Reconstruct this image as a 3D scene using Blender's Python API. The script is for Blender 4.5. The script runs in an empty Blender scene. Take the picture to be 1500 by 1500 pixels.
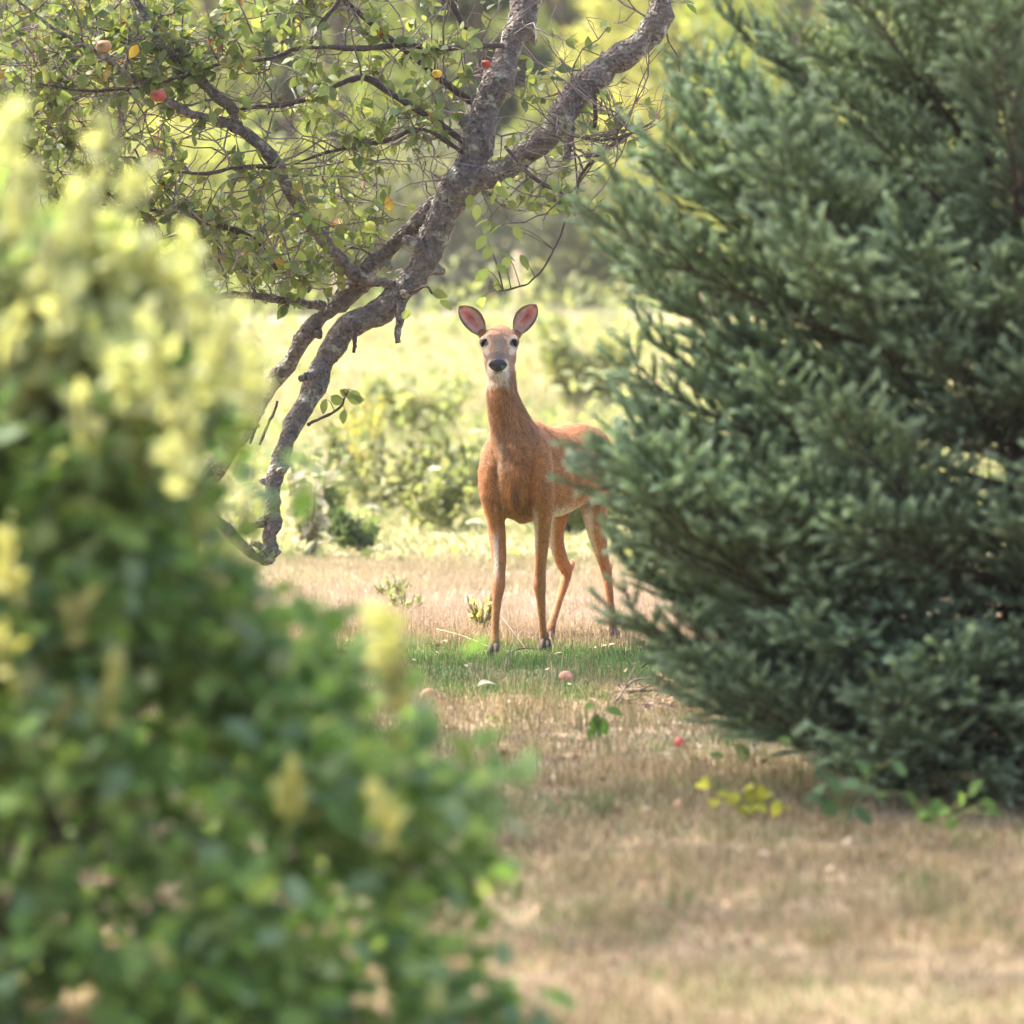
import bpy, bmesh, math, random
import numpy as np
from mathutils import Vector, Matrix

# ------------------------------------------------------------------ camera, sky, sun, exposure
S = bpy.context.scene
COL = S.collection
F_PX = 7590.0            # focal length in photo pixels (1500 px wide frame)
EYE = 1.55               # camera height
HOR = 427.0              # photo row of the eye level
cam = bpy.data.cameras.new('camera')
cam.sensor_width = 36.0
cam.lens = F_PX / 1500 * 36
cam.shift_y = -(750 - HOR) / 1500
cam.clip_end = 2000
cam.dof.use_dof = True
cam.dof.focus_distance = 22.0
cam.dof.aperture_fstop = 2.8
cam.dof.aperture_blades = 9
cam_o = bpy.data.objects.new('camera', cam)
cam_o.location = (0, 0, EYE)
cam_o.rotation_euler = (math.pi / 2, 0, 0)
COL.objects.link(cam_o)
S.camera = cam_o

SUN_EL, SUN_AZ = math.radians(50), math.radians(-62)
W = bpy.data.worlds.new('World')
S.world = W
W.use_nodes = True
sky = W.node_tree.nodes.new('ShaderNodeTexSky')
sky.sky_type = 'NISHITA'
sky.sun_disc = False
sky.sun_elevation = SUN_EL
sky.sun_rotation = SUN_AZ
sky.air_density = 0.7
sky.dust_density = 5.0
W.node_tree.links.new(sky.outputs[0], W.node_tree.nodes['Background'].inputs[0])
W.node_tree.nodes['Background'].inputs[1].default_value = 0.15
sun = bpy.data.lights.new('sun', 'SUN')
sun.energy = 2.0
sun.angle = math.radians(0.6)
sun.color = (1.0, 0.94, 0.84)
sun_o = bpy.data.objects.new('sun', sun)
to_sun = Vector((math.sin(SUN_AZ) * math.cos(SUN_EL), math.cos(SUN_AZ) * math.cos(SUN_EL), math.sin(SUN_EL)))
sun_o.rotation_euler = to_sun.to_track_quat('Z', 'Y').to_euler()
sun_o.location = (0, 0, 30)
COL.objects.link(sun_o)
S.view_settings.view_transform = 'Standard'
S.view_settings.look = 'None'
S.view_settings.exposure = 2.45
S.view_settings.gamma = 1.0
S.view_settings.use_curve_mapping = False
S.render.engine = 'CYCLES'
S.cycles.use_denoising = True
S.cycles.max_bounces = 8
S.cycles.diffuse_bounces = 4
S.cycles.transmission_bounces = 4
S.cycles.transparent_max_bounces = 6

rng = np.random.default_rng(7)
random.seed(7)


# ------------------------------------------------------------------ helpers
def P(px, py, Y):
    return np.array(((px - 750) / F_PX * Y, Y, EYE - (py - HOR) / F_PX * Y))


def proj(p):
    p = np.asarray(p)
    return 750 + p[..., 0] / p[..., 1] * F_PX, HOR + (EYE - p[..., 2]) / p[..., 1] * F_PX


def unit(v):
    v = np.asarray(v, float)
    return v / (np.linalg.norm(v, axis=-1, keepdims=True) + 1e-12)


def smooth(a, b, x):
    t = np.clip((np.asarray(x, float) - a) / (b - a), 0, 1)
    return t * t * (3 - 2 * t)


def lattice(seed):
    return np.random.default_rng(seed).random((64, 64))


_lat = {}


def vnoise(x, y, scale, seed=0):
    if seed not in _lat:
        _lat[seed] = lattice(seed + 100)
    L = _lat[seed]
    x = np.asarray(x, float) / scale
    y = np.asarray(y, float) / scale
    xi = np.floor(x).astype(int)
    yi = np.floor(y).astype(int)
    fx = x - xi
    fy = y - yi
    fx = fx * fx * (3 - 2 * fx)
    fy = fy * fy * (3 - 2 * fy)
    a = L[xi % 64, yi % 64]
    b = L[(xi + 1) % 64, yi % 64]
    c = L[xi % 64, (yi + 1) % 64]
    d = L[(xi + 1) % 64, (yi + 1) % 64]
    return (a * (1 - fx) + b * fx) * (1 - fy) + (c * (1 - fx) + d * fx) * fy


def fbm(x, y, scale, seed=0):
    return 0.55 * vnoise(x, y, scale, seed) + 0.3 * vnoise(x, y, scale * .45, seed + 1) + 0.15 * vnoise(x, y, scale * .2, seed + 2)


class MB:
    """collects vertices, faces and point colours for ONE mesh"""

    def __init__(s):
        s.v, s.f3, s.f4, s.c, s.m3, s.m4, s.n = [], [], [], [], [], [], 0

    def add(s, V, F, C=(.5, .5, .5), mi=0):
        V = np.asarray(V, float).reshape(-1, 3)
        F = np.asarray(F, int)
        if len(V) == 0:
            return
        C = np.asarray(C, float)
        if C.ndim == 1:
            C = np.tile(C, (len(V), 1))
        s.v.append(V)
        s.c.append(C)
        if F.shape[1] == 3:
            s.f3.append(F + s.n)
            s.m3.append(np.full(len(F), mi))
        else:
            s.f4.append(F + s.n)
            s.m4.append(np.full(len(F), mi))
        s.n += len(V)

    def mesh(s, name, mats, shade=True):
        me = bpy.data.meshes.new(name)
        V = np.concatenate(s.v)
        C = np.concatenate(s.c)
        f3 = np.concatenate(s.f3) if s.f3 else np.zeros((0, 3), int)
        f4 = np.concatenate(s.f4) if s.f4 else np.zeros((0, 4), int)
        me.vertices.add(len(V))
        me.vertices.foreach_set('co', V.astype(np.float32).ravel())
        loops = np.concatenate([f3.ravel(), f4.ravel()]).astype(np.int32)
        me.loops.add(len(loops))
        me.loops.foreach_set('vertex_index', loops)
        tot = np.concatenate([np.full(len(f3), 3), np.full(len(f4), 4)]).astype(np.int32)
        me.polygons.add(len(tot))
        me.polygons.foreach_set('loop_start', np.concatenate([[0], np.cumsum(tot)[:-1]]).astype(np.int32))
        mi = np.concatenate(s.m3 + s.m4).astype(np.int32)
        me.polygons.foreach_set('material_index', mi)
        me.polygons.foreach_set('use_smooth', np.full(len(tot), shade))
        me.update(calc_edges=True)
        a = me.attributes.new('Col', 'FLOAT_COLOR', 'POINT')
        a.data.foreach_set('color', np.concatenate([C, np.ones((len(C), 1))], 1).astype(np.float32).ravel())
        for m in (mats if isinstance(mats, (list, tuple)) else [mats]):
            me.materials.append(m)
        return me

    def obj(s, name, mats, parent=None, loc=None, shade=True):
        return link(name, s.mesh(name, mats, shade), parent, loc)


def link(name, data, parent=None, loc=None):
    o = bpy.data.objects.new(name, data)
    COL.objects.link(o)
    if parent is not None:
        o.parent = parent
    if loc is not None:
        o.location = loc
    return o


def tag(o, label=None, cat=None, group=None, kind=None):
    if label: o['label'] = label
    if cat: o['category'] = cat
    if group: o['group'] = group
    if kind: o['kind'] = kind
    return o


def thing(name, label, cat, loc=(0, 0, 0), group=None):
    return tag(link(name, None, None, loc), label, cat, group)


def stuff(o):
    o['kind'] = 'stuff'
    return o


def catmull(pts, sub=4):
    pts = np.asarray(pts, float)
    if len(pts) < 3:
        t = np.linspace(0, 1, sub + 1)[:, None]
        return pts[0] * (1 - t) + pts[-1] * t
    p = np.vstack([2 * pts[0] - pts[1], pts, 2 * pts[-1] - pts[-2]])
    out = []
    for i in range(1, len(p) - 2):
        for t in np.linspace(0, 1, sub, endpoint=False):
            a, b, c, d = p[i - 1], p[i], p[i + 1], p[i + 2]
            out.append(.5 * (2 * b + (c - a) * t + (2 * a - 5 * b + 4 * c - d) * t * t + (3 * b - a - 3 * c + d) * t ** 3))
    out.append(pts[-1])
    return np.array(out)


def loft(mb, pts, ra, rb=None, side=None, n=8, C=(.5, .5, .5), mi=0, cap=True, wob=0, r=None):
    """tube with elliptical section: ra along `side`, rb across it"""
    pts = np.asarray(pts, float)
    k = len(pts)
    ra = np.broadcast_to(np.asarray(ra, float), (k,))
    rb = ra if rb is None else np.broadcast_to(np.asarray(rb, float), (k,))
    tg = unit(np.gradient(pts, axis=0))
    s0 = np.array((1, 0.13, 0.07)) if side is None else np.asarray(side, float)
    if side is None and abs(tg[:, 0]).max() > .9:
        s0 = np.array((.1, 1, .25))
    sd = unit(s0 - (tg @ s0)[:, None] * tg)
    up = np.cross(tg, sd)
    ang = np.linspace(0, 2 * math.pi, n, endpoint=False)
    ca, sa = np.cos(ang), np.sin(ang)
    V = pts[:, None] + sd[:, None] * (ra[:, None] * ca)[..., None] + up[:, None] * (rb[:, None] * sa)[..., None]
    if wob:
        g = (r or rng)
        V = V + (V - pts[:, None]) * (g.random((k, n, 1)) - .5) * wob
    V = V.reshape(-1, 3)
    i = np.arange(k - 1)[:, None] * n
    j = np.arange(n)[None]
    j2 = (j + 1) % n
    Fq = np.stack([i + j, i + j2, i + n + j2, i + n + j], -1).reshape(-1, 4)
    Cc = np.asarray(C, float)
    if Cc.ndim == 2 and len(Cc) == k:
        Cc = np.repeat(Cc, n, 0)
    if Cc.ndim == 1:
        Cc = np.tile(Cc, (len(V), 1))
    if cap:
        V = np.vstack([V, pts[0], pts[-1]])
        Cc = np.vstack([Cc, Cc[0], Cc[-1]])
    mb.add(V, Fq, Cc, mi)
    if cap:
        base = mb.n - len(V)
        jj = np.arange(n)
        a = np.stack([(jj + 1) % n, jj, np.full(n, k * n)], 1)
        b = np.stack([(k - 1) * n + jj, (k - 1) * n + (jj + 1) % n, np.full(n, k * n + 1)], 1)
        mb.f3.append(np.vstack([a, b]) + base)
        mb.m3.append(np.full(2 * n, mi))


# ------------------------------------------------------------------ materials
def newmat(name):
    m = bpy.data.materials.new(name)
    m.use_nodes = True
    nt = m.node_tree
    return m, nt, nt.nodes['Principled BSDF'], nt.nodes['Material Output']


def nd(nt, t, **kw):
    n = nt.nodes.new(t)
    for k, v in kw.items():
        if k.startswith('i_'):
            n.inputs[k[2:].replace('_', ' ')].default_value = v
        else:
            setattr(n, k, v)
    return n


def leaf_mat(name, transl=.45, rough=.5, tint=(1.25, 1.2, .55), spec=.35, vary=.35):
    m, nt, b, out = newmat(name)
    at = nd(nt, 'ShaderNodeAttribute', attribute_name='Col')
    oi = nd(nt, 'ShaderNodeObjectInfo')
    mr = nd(nt, 'ShaderNodeMapRange')
    mr.inputs['To Min'].default_value = 1 - vary
    mr.inputs['To Max'].default_value = 1 + vary
    nt.links.new(oi.outputs['Random'], mr.inputs['Value'])
    mul = nd(nt, 'ShaderNodeVectorMath', operation='SCALE')
    nt.links.new(at.outputs['Color'], mul.inputs[0])
    nt.links.new(mr.outputs[0], mul.inputs['Scale'])
    nt.links.new(mul.outputs[0], b.inputs['Base Color'])
    b.inputs['Roughness'].default_value = rough
    b.inputs['Specular IOR Level'].default_value = spec
    tr = nd(nt, 'ShaderNodeBsdfTranslucent')
    tm = nd(nt, 'ShaderNodeVectorMath', operation='MULTIPLY')
    tm.inputs[1].default_value = tint
    nt.links.new(mul.outputs[0], tm.inputs[0])
    nt.links.new(tm.outputs[0], tr.inputs['Color'])
    mx = nd(nt, 'ShaderNodeMixShader')
    mx.inputs[0].default_value = transl
    nt.links.new(b.outputs[0], mx.inputs[1])
    nt.links.new(tr.outputs[0], mx.inputs[2])
    nt.links.new(mx.outputs[0], out.inputs['Surface'])
    return m


def attr_mat(name, rough=.8, spec=.2, nscale=0, namt=.3, bump=0, sheen=0):
    m, nt, b, out = newmat(name)
    at = nd(nt, 'ShaderNodeAttribute', attribute_name='Col')
    src = at.outputs['Color']
    if nscale:
        tc = nd(nt, 'ShaderNodeTexCoord')
        nz = nd(nt, 'ShaderNodeTexNoise', i_Scale=nscale, i_Detail=5.0)
        nt.links.new(tc.outputs['Object'], nz.inputs['Vector'])
        mr = nd(nt, 'ShaderNodeMapRange')
        mr.inputs['From Min'].default_value = .25
        mr.inputs['From Max'].default_value = .75
        mr.inputs['To Min'].default_value = 1 - namt
        mr.inputs['To Max'].default_value = 1 + namt
        nt.links.new(nz.outputs['Fac'], mr.inputs['Value'])
        mul = nd(nt, 'ShaderNodeVectorMath', operation='SCALE')
        nt.links.new(src, mul.inputs[0])
        nt.links.new(mr.outputs[0], mul.inputs['Scale'])
        src = mul.outputs[0]
        if bump:
            bp = nd(nt, 'ShaderNodeBump', i_Strength=bump, i_Distance=.01)
            nt.links.new(nz.outputs['Fac'], bp.inputs['Height'])
            nt.links.new(bp.outputs[0], b.inputs['Normal'])
    nt.links.new(src, b.inputs['Base Color'])
    b.inputs['Roughness'].default_value = rough
    b.inputs['Specular IOR Level'].default_value = spec
    if sheen:
        b.inputs['Sheen Weight'].default_value = sheen
    return m


def bark_mat(name, dark, light, lichen, lic=.62, scale=22):
    m, nt, b, out = newmat(name)
    tc = nd(nt, 'ShaderNodeTexCoord')
    n1 = nd(nt, 'ShaderNodeTexNoise', i_Scale=scale, i_Detail=8.0, i_Roughness=.7)
    n2 = nd(nt, 'ShaderNodeTexNoise', i_Scale=scale * .42, i_Detail=6.0, i_Roughness=.65)
    n3 = nd(nt, 'ShaderNodeTexVoronoi', i_Scale=scale * 2.2)
    for n in (n1, n2, n3):
        nt.links.new(tc.outputs['Object'], n.inputs['Vector'])
    r1 = nd(nt, 'ShaderNodeValToRGB')
    r1.color_ramp.elements[0].position = .34
    r1.color_ramp.elements[0].color = (*dark, 1)
    r1.color_ramp.elements[1].position = .68
    r1.color_ramp.elements[1].color = (*light, 1)
    nt.links.new(n1.outputs['Fac'], r1.inputs['Fac'])
    r2 = nd(nt, 'ShaderNodeValToRGB')
    r2.color_ramp.elements[0].position = lic - .03
    r2.color_ramp.elements[0].color = (0, 0, 0, 1)
    r2.color_ramp.elements[1].position = lic + .05
    r2.color_ramp.elements[1].color = (1, 1, 1, 1)
    nt.links.new(n2.outputs['Fac'], r2.inputs['Fac'])
    mx = nd(nt, 'ShaderNodeMix', data_type='RGBA')
    nt.links.new(r2.outputs[0], mx.inputs[0])
    nt.links.new(r1.outputs[0], mx.inputs[6])
    mx.inputs[7].default_value = (*lichen, 1)
    nt.links.new(mx.outputs[2], b.inputs['Base Color'])
    b.inputs['Roughness'].default_value = .85
    b.inputs['Specular IOR Level'].default_value = .2
    ad = nd(nt, 'ShaderNodeMath', operation='ADD')
    nt.links.new(n1.outputs['Fac'], ad.inputs[0])
    nt.links.new(n3.outputs['Distance'], ad.inputs[1])
    bp = nd(nt, 'ShaderNodeBump', i_Strength=1.0, i_Distance=.03)
    nt.links.new(ad.outputs[0], bp.inputs['Height'])
    nt.links.new(bp.outputs[0], b.inputs['Normal'])
    return m


M_APPLE_BARK = bark_mat('apple_bark', (.11, .09, .082), (.34, .285, .26), (.48, .48, .39), .575, 30)
M_TWIG = attr_mat('twig_bark', .8, .2, 60, .4, .4)
M_APPLE_LEAF = leaf_mat('apple_leaf', .55, .5, (1.2, 1.18, .66), .25)
M_BUSH_LEAF = leaf_mat('bush_leaf', .5, .6, (1.15, 1.14, .68), .2)
M_NEEDLE = leaf_mat('spruce_needle', .15, .45, (1.1, 1.15, .7), .5, .2)
M_WOOD = attr_mat('spruce_wood', .9, .1, 30, .4, .5)
M_GRASS = leaf_mat('grass_blade', .35, .6, (1.08, 1.05, .85), .2, 0)
M_TREE_LEAF = leaf_mat('tree_leaf', .5, .6, (1.3, 1.25, .6), .2, .12)
M_DEER = attr_mat('deer_coat', .75, .15, 55, .16, .25, .25)
M_FUR = attr_mat('deer_fur', .65, .25)
M_FRUIT = attr_mat('apple_skin', .45, .2, 40, .3, .1)
M_PLAIN = attr_mat('dull_surface', .8, .2, 40, .3, .2)


# ------------------------------------------------------------------ the ground
def gz(x, y):
    x = np.asarray(x, float)
    y = np.asarray(y, float)
    z = 1.0 * smooth(30, 74, y) + .5 * smooth(72, 90, y) + 1.6 * smooth(88, 190, y)
    z = z + (vnoise(x, y, 1.7, 3) - .5) * (.05 - .042 * smooth(20.5, 21.5, y) * smooth(25, 23.5, y)) * smooth(9, 12, y) + (fbm(x, y, 9, 4) - .5) * .22 * smooth(26, 45, y)
    return z


C_STRAW = np.array((.285, .215, .135))
C_PINK = np.array((.36, .275, .215))
C_GREEN = np.array((.10, .16, .05))
C_LIME = np.array((.28, .27, .14))
C_FIELD = np.array((.40, .345, .20))
C_DIRT = np.array((.34, .26, .2))


def ground_col(x, y):
    x = np.asarray(x, float)
    y = np.asarray(y, float)
    n = fbm(x, y, .9, 10)
    n2 = fbm(x, y, 5, 20)
    nb = fbm(x, y, 1.1, 14)
    g = smooth(19.9, 21.2, y + (nb - .5) * 5.0) * (1 - smooth(22.0, 23.0, y + (nb - .5) * 2.5))
    g = g * smooth(-1.3, -.5, x + (n - .5) * .5) * smooth(.2, .42, fbm(x, y, .5, 17) + .25)
    c = C_STRAW * (.65 + .7 * n)[..., None]
    bare = smooth(.60, .72, fbm(x, y, .8, 43))[..., None]
    c = c * (1 - .55 * bare) + np.array((.16, .115, .085)) * .55 * bare
    dull = smooth(.42, .6, fbm(x, y, 1.1, 40)) * smooth(13.8, 14.6, y) * (1 - smooth(17.2, 18.4, y)) * .9  # olive dulling paints the shaded band of the near lawn
    c = c * (1 - dull[..., None]) + np.array((.15, .15, .075)) * dull[..., None]
    c = c * (1 - g[..., None]) + C_GREEN * (.8 + .5 * n)[..., None] * g[..., None]
    a = smooth(22.6, 24.5, y)[..., None]
    c = c * (1 - a) + C_PINK * (.8 + .4 * n)[..., None] * a
    a = (smooth(26.5, 33, y + (n2 - .5) * 8))[..., None]
    c = c * (1 - a) + C_LIME * (.75 + .6 * n2)[..., None] * a
    a = smooth(42, 52, y + (n2 - .5) * 12)[..., None]
    c = c * (1 - a) + C_FIELD * (.75 + .5 * n2)[..., None] * a
    a = smooth(71, 73, y)[..., None]
    c = c * (1 - a) + C_DIRT * (.8 + .4 * n2)[..., None] * a
    a = smooth(77, 84, y + (n2 - .5) * 6)[..., None]
    c = c * (1 - a) + np.array((.16, .2, .06)) * a
    return c, g


def build_ground():
    ys = np.concatenate([np.linspace(-300, 4, 16), np.linspace(5, 34, 140), np.linspace(34.5, 100, 120), np.linspace(102, 1500, 40)])
    xs = np.concatenate([np.linspace(-900, -16, 16), np.linspace(-15, 15, 121), np.linspace(16, 900, 16)])
    X, Y = np.meshgrid(xs, ys)
    C, _ = ground_col(X, Y)
    V = np.stack([X, Y, gz(X, Y)], -1).reshape(-1, 3)
    ny, nx = X.shape
    i = np.arange(ny - 1)[:, None] * nx + np.arange(nx - 1)[None]
    Fq = np.stack([i, i + 1, i + nx + 1, i + nx], -1).reshape(-1, 4)
    mb = MB()
    mb.add(V, Fq, C.reshape(-1, 3))
    m = attr_mat('ground_soil', .95, .1, 9, .35, .6)
    o = mb.obj('ground', m)
    tag(o, 'dry grassy ground rising gently to the field behind', 'ground', kind='structure')


build_ground()


def blades(mb, x, y, h, w, C, lean=.35, r=rng, bend=.5):
    """grass blades: two-segment tapering strips"""
    n = len(x)
    z = gz(x, y)
    a = r.random(n) * 2 * math.pi
    d = np.stack([np.cos(a), np.sin(a), np.zeros(n)], -1)
    fa = r.random(n) * math.pi
    wd = np.stack([np.cos(fa), np.sin(fa) * .5, np.zeros(n)], -1) * (w * .5)[:, None]
    ln = np.abs(r.normal(0, lean, n))
    base = np.stack([x, y, z - .004], -1)
    up = np.array((0, 0, 1.0))
    mid = base + up * (h * .55)[:, None] + d * (h * .3 * ln)[:, None]
    tip = base + up * (h * np.clip(1 - bend * ln, .2, 1))[:, None] + d * (h * ln)[:, None]
    V = np.stack([base - wd, base + wd, mid - wd * .8, mid + wd * .8, tip], 1).reshape(-1, 3)
    o = np.arange(n)[:, None] * 5
    mb.add(V, np.concatenate([o + [0, 1, 3], o + [0, 3, 2], o + [2, 3, 4]]), np.repeat(C, 5, 0))


def view_xy(n, y0, y1, margin=1.25, r=rng, power=1.0):
    u = r.random(n)
    y = y0 + (y1 - y0) * u ** power
    half = 750 / F_PX * y * margin
    x = (r.random(n) * 2 - 1) * half
    return x, y


def build_grass():
    mb = MB()
    # near dry lawn
    x, y = view_xy(230000, 10.0, 20.6, 2.0)
    c, g = ground_col(x, y)
    n = len(x)
    tone = rng.random(n)
    c = c * (.5 + 1.0 * tone)[:, None]
    gr = rng.random(n) < .07 + .25 * smooth(.55, .7, fbm(x, y, .7, 50))
    c[gr] = C_GREEN * (1.0 + rng.random((gr.sum(), 1)))
    pale = rng.random(n) < .12
    c[pale] = np.array((.52, .43, .28))
    blades(mb, x, y, (.02 + .05 * rng.random(n)) * (.35 + 1.2 * vnoise(x, y, .4, 8) ** 1.5), .003 + .002 * rng.random(n), c, .75)
    for _ in range(420):
        tx, ty = view_xy(1, 12, 21, 1.1)
        m = 26
        x = tx + rng.normal(0, .035, m)
        y = ty + rng.normal(0, .035, m)
        base_c = np.array([(.27, .22, .12), (.16, .17, .07), (.36, .29, .18), (.11, .16, .05)])[rng.choice(4, p=[.4, .25, .25, .1])]
        blades(mb, x, y, .05 + .08 * rng.random(m), .003 + .002 * rng.random(m), base_c * (.6 + .8 * rng.random((m, 1))), .7)
    # green strip the deer stands in
    x, y = view_xy(150000, 19.5, 23.2, 1.9)
    c, g = ground_col(x, y)
    k = rng.random(len(x)) < g * .95 + .05
    x, y, c, g = x[k], y[k], c[k], g[k]
    n = len(x)
    c = np.where((rng.random(n) < .88)[:, None], C_GREEN * (.7 + 1.1 * rng.random((n, 1))), C_STRAW * (.7 + .6 * rng.random((n, 1))))
    c = c * np.stack([.8 + .5 * rng.random(n), np.ones(n), np.ones(n)], -1)
    blades(mb, x, y, (.018 + .036 * rng.random(n)) * (.45 + .9 * vnoise(x, y, .35, 9)), .003 + .002 * rng.random(n), c, .5)
    # dry straw behind the deer
    x, y = view_xy(120000, 22.3, 30, 1.6)
    c, g = ground_col(x, y)
    n = len(x)
    c = c * (.7 + .6 * rng.random(n))[:, None]
    gr = rng.random(n) < .1
    c[gr] = C_LIME
    blades(mb, x, y, .04 + .09 * rng.random(n) * vnoise(x, y, .8, 12), .004 + .003 * rng.random(n), c, .6)
    # taller field grass
    x, y = view_xy(90000, 29, 74, 1.25, power=1.25)
    c, g = ground_col(x, y)
    n = len(x)
    c = c * (.75 + .7 * rng.random(n))[:, None]
    blades(mb, x, y, (.06 + .3 * rng.random(n) * smooth(29, 42, y)) * (.4 + vnoise(x, y, 2.5, 13)), .008 + .012 * rng.random(n), c, .45)
    o = mb.obj('grass', M_GRASS, shade=False)
    tag(o, 'dry straw and green grass covering the ground', 'grass', kind='stuff')


build_grass()


# ------------------------------------------------------------------ leaves
def leaf_shape(rows=5, wmax=.32, fold=.16, droop=.18, tipexp=.85):
    t = np.linspace(0, 1, rows)
    w = wmax * np.sin(np.pi * np.clip(t, 0.02, .985) ** tipexp) ** .8
    z = -droop * t ** 2
    V = []
    for ti, wi, zi in zip(t, w, z):
        V += [(-wi, ti, zi + fold * wi), (0, ti, zi - .0), (wi, ti, zi + fold * wi)]
    V = np.array(V)
    Fq = []
    for i in range(rows - 1):
        b = i * 3
        Fq += [(b, b + 1, b + 4, b + 3), (b + 1, b + 2, b + 5, b + 4)]
    return V, np.array(Fq)


def place_leaves(mb, shape, pos, d, nrm, size, C, mi=0):
    V, Fq = shape
    d = unit(d)
    nrm = unit(nrm - (nrm * d).sum(-1, keepdims=True) * d)
    sd = np.cross(d, nrm)
    n = len(pos)
    M = np.stack([sd, d, nrm], 1)
    W_ = np.einsum('vk,nkj->nvj', V, M) * size[:, None, None] + pos[:, None]
    k = len(V)
    Fo = (np.arange(n)[:, None, None] * k + Fq[None]).reshape(-1, Fq.shape[1])
    mb.add(W_.reshape(-1, 3), Fo, np.repeat(C, k, 0), mi)


def leaf_matrix(pos, d, nrm, size):
    d = unit(d)
    nrm = unit(nrm - (nrm @ d) * d)
    sd = np.cross(d, nrm)
    m = Matrix(((sd[0], d[0], nrm[0], pos[0]), (sd[1], d[1], nrm[1], pos[1]), (sd[2], d[2], nrm[2], pos[2]), (0, 0, 0, 1)))
    return m @ Matrix.Scale(float(size), 4)


def split_leaves(parent, name, mats, meshes, pick, pos, d, nrm, size, C, stuff_shape, stuff_name, limit=300):
    """the `limit` leaves that score highest become parts, the rest one stuff part"""
    order = np.argsort(-pick)
    top = order[:limit]
    top = top[pick[top] > 0]
    rest = np.setdiff1d(np.arange(len(pos)), top)
    pi = np.array(parent.location)
    keys = list(meshes.keys())
    kc = np.array([meshes[k][0] for k in keys])
    for i in top:
        j = int(np.argmin(((kc - C[i]) ** 2).sum(1)))
        o = bpy.data.objects.new(name, meshes[keys[j]][1])
        COL.objects.link(o)
        o.parent = parent
        o.matrix_local = Matrix.Translation(-Vector(pi)) @ leaf_matrix(pos[i], d[i], nrm[i], size[i])
    mb = MB()
    place_leaves(mb, stuff_shape, pos[rest] - pi, d[rest], nrm[rest], size[rest], C[rest])
    stuff(mb.obj(stuff_name, mats, parent))


def leaf_meshes(name, mat, palette, rows=6, **kw):
    out = {}
    for k, c in enumerate(palette):
        V, Fq = leaf_shape(rows, **kw)
        r = np.random.default_rng(k + 40)
        V = V.copy()
        V[:, 2] += (r.random(len(V)) - .5) * .05
        mb = MB()
        mb.add(V, Fq, np.array(c) * (1, 1, 1))
        out[k] = (np.array(c), mb.mesh(name, mat))
    return out


# ------------------------------------------------------------------ the deer
BX = unit(np.array((.37, .93, 0)))       # towards the rump
LX = unit(np.array((.93, -.37, 0)))      # deer's left (picture right)


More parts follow.
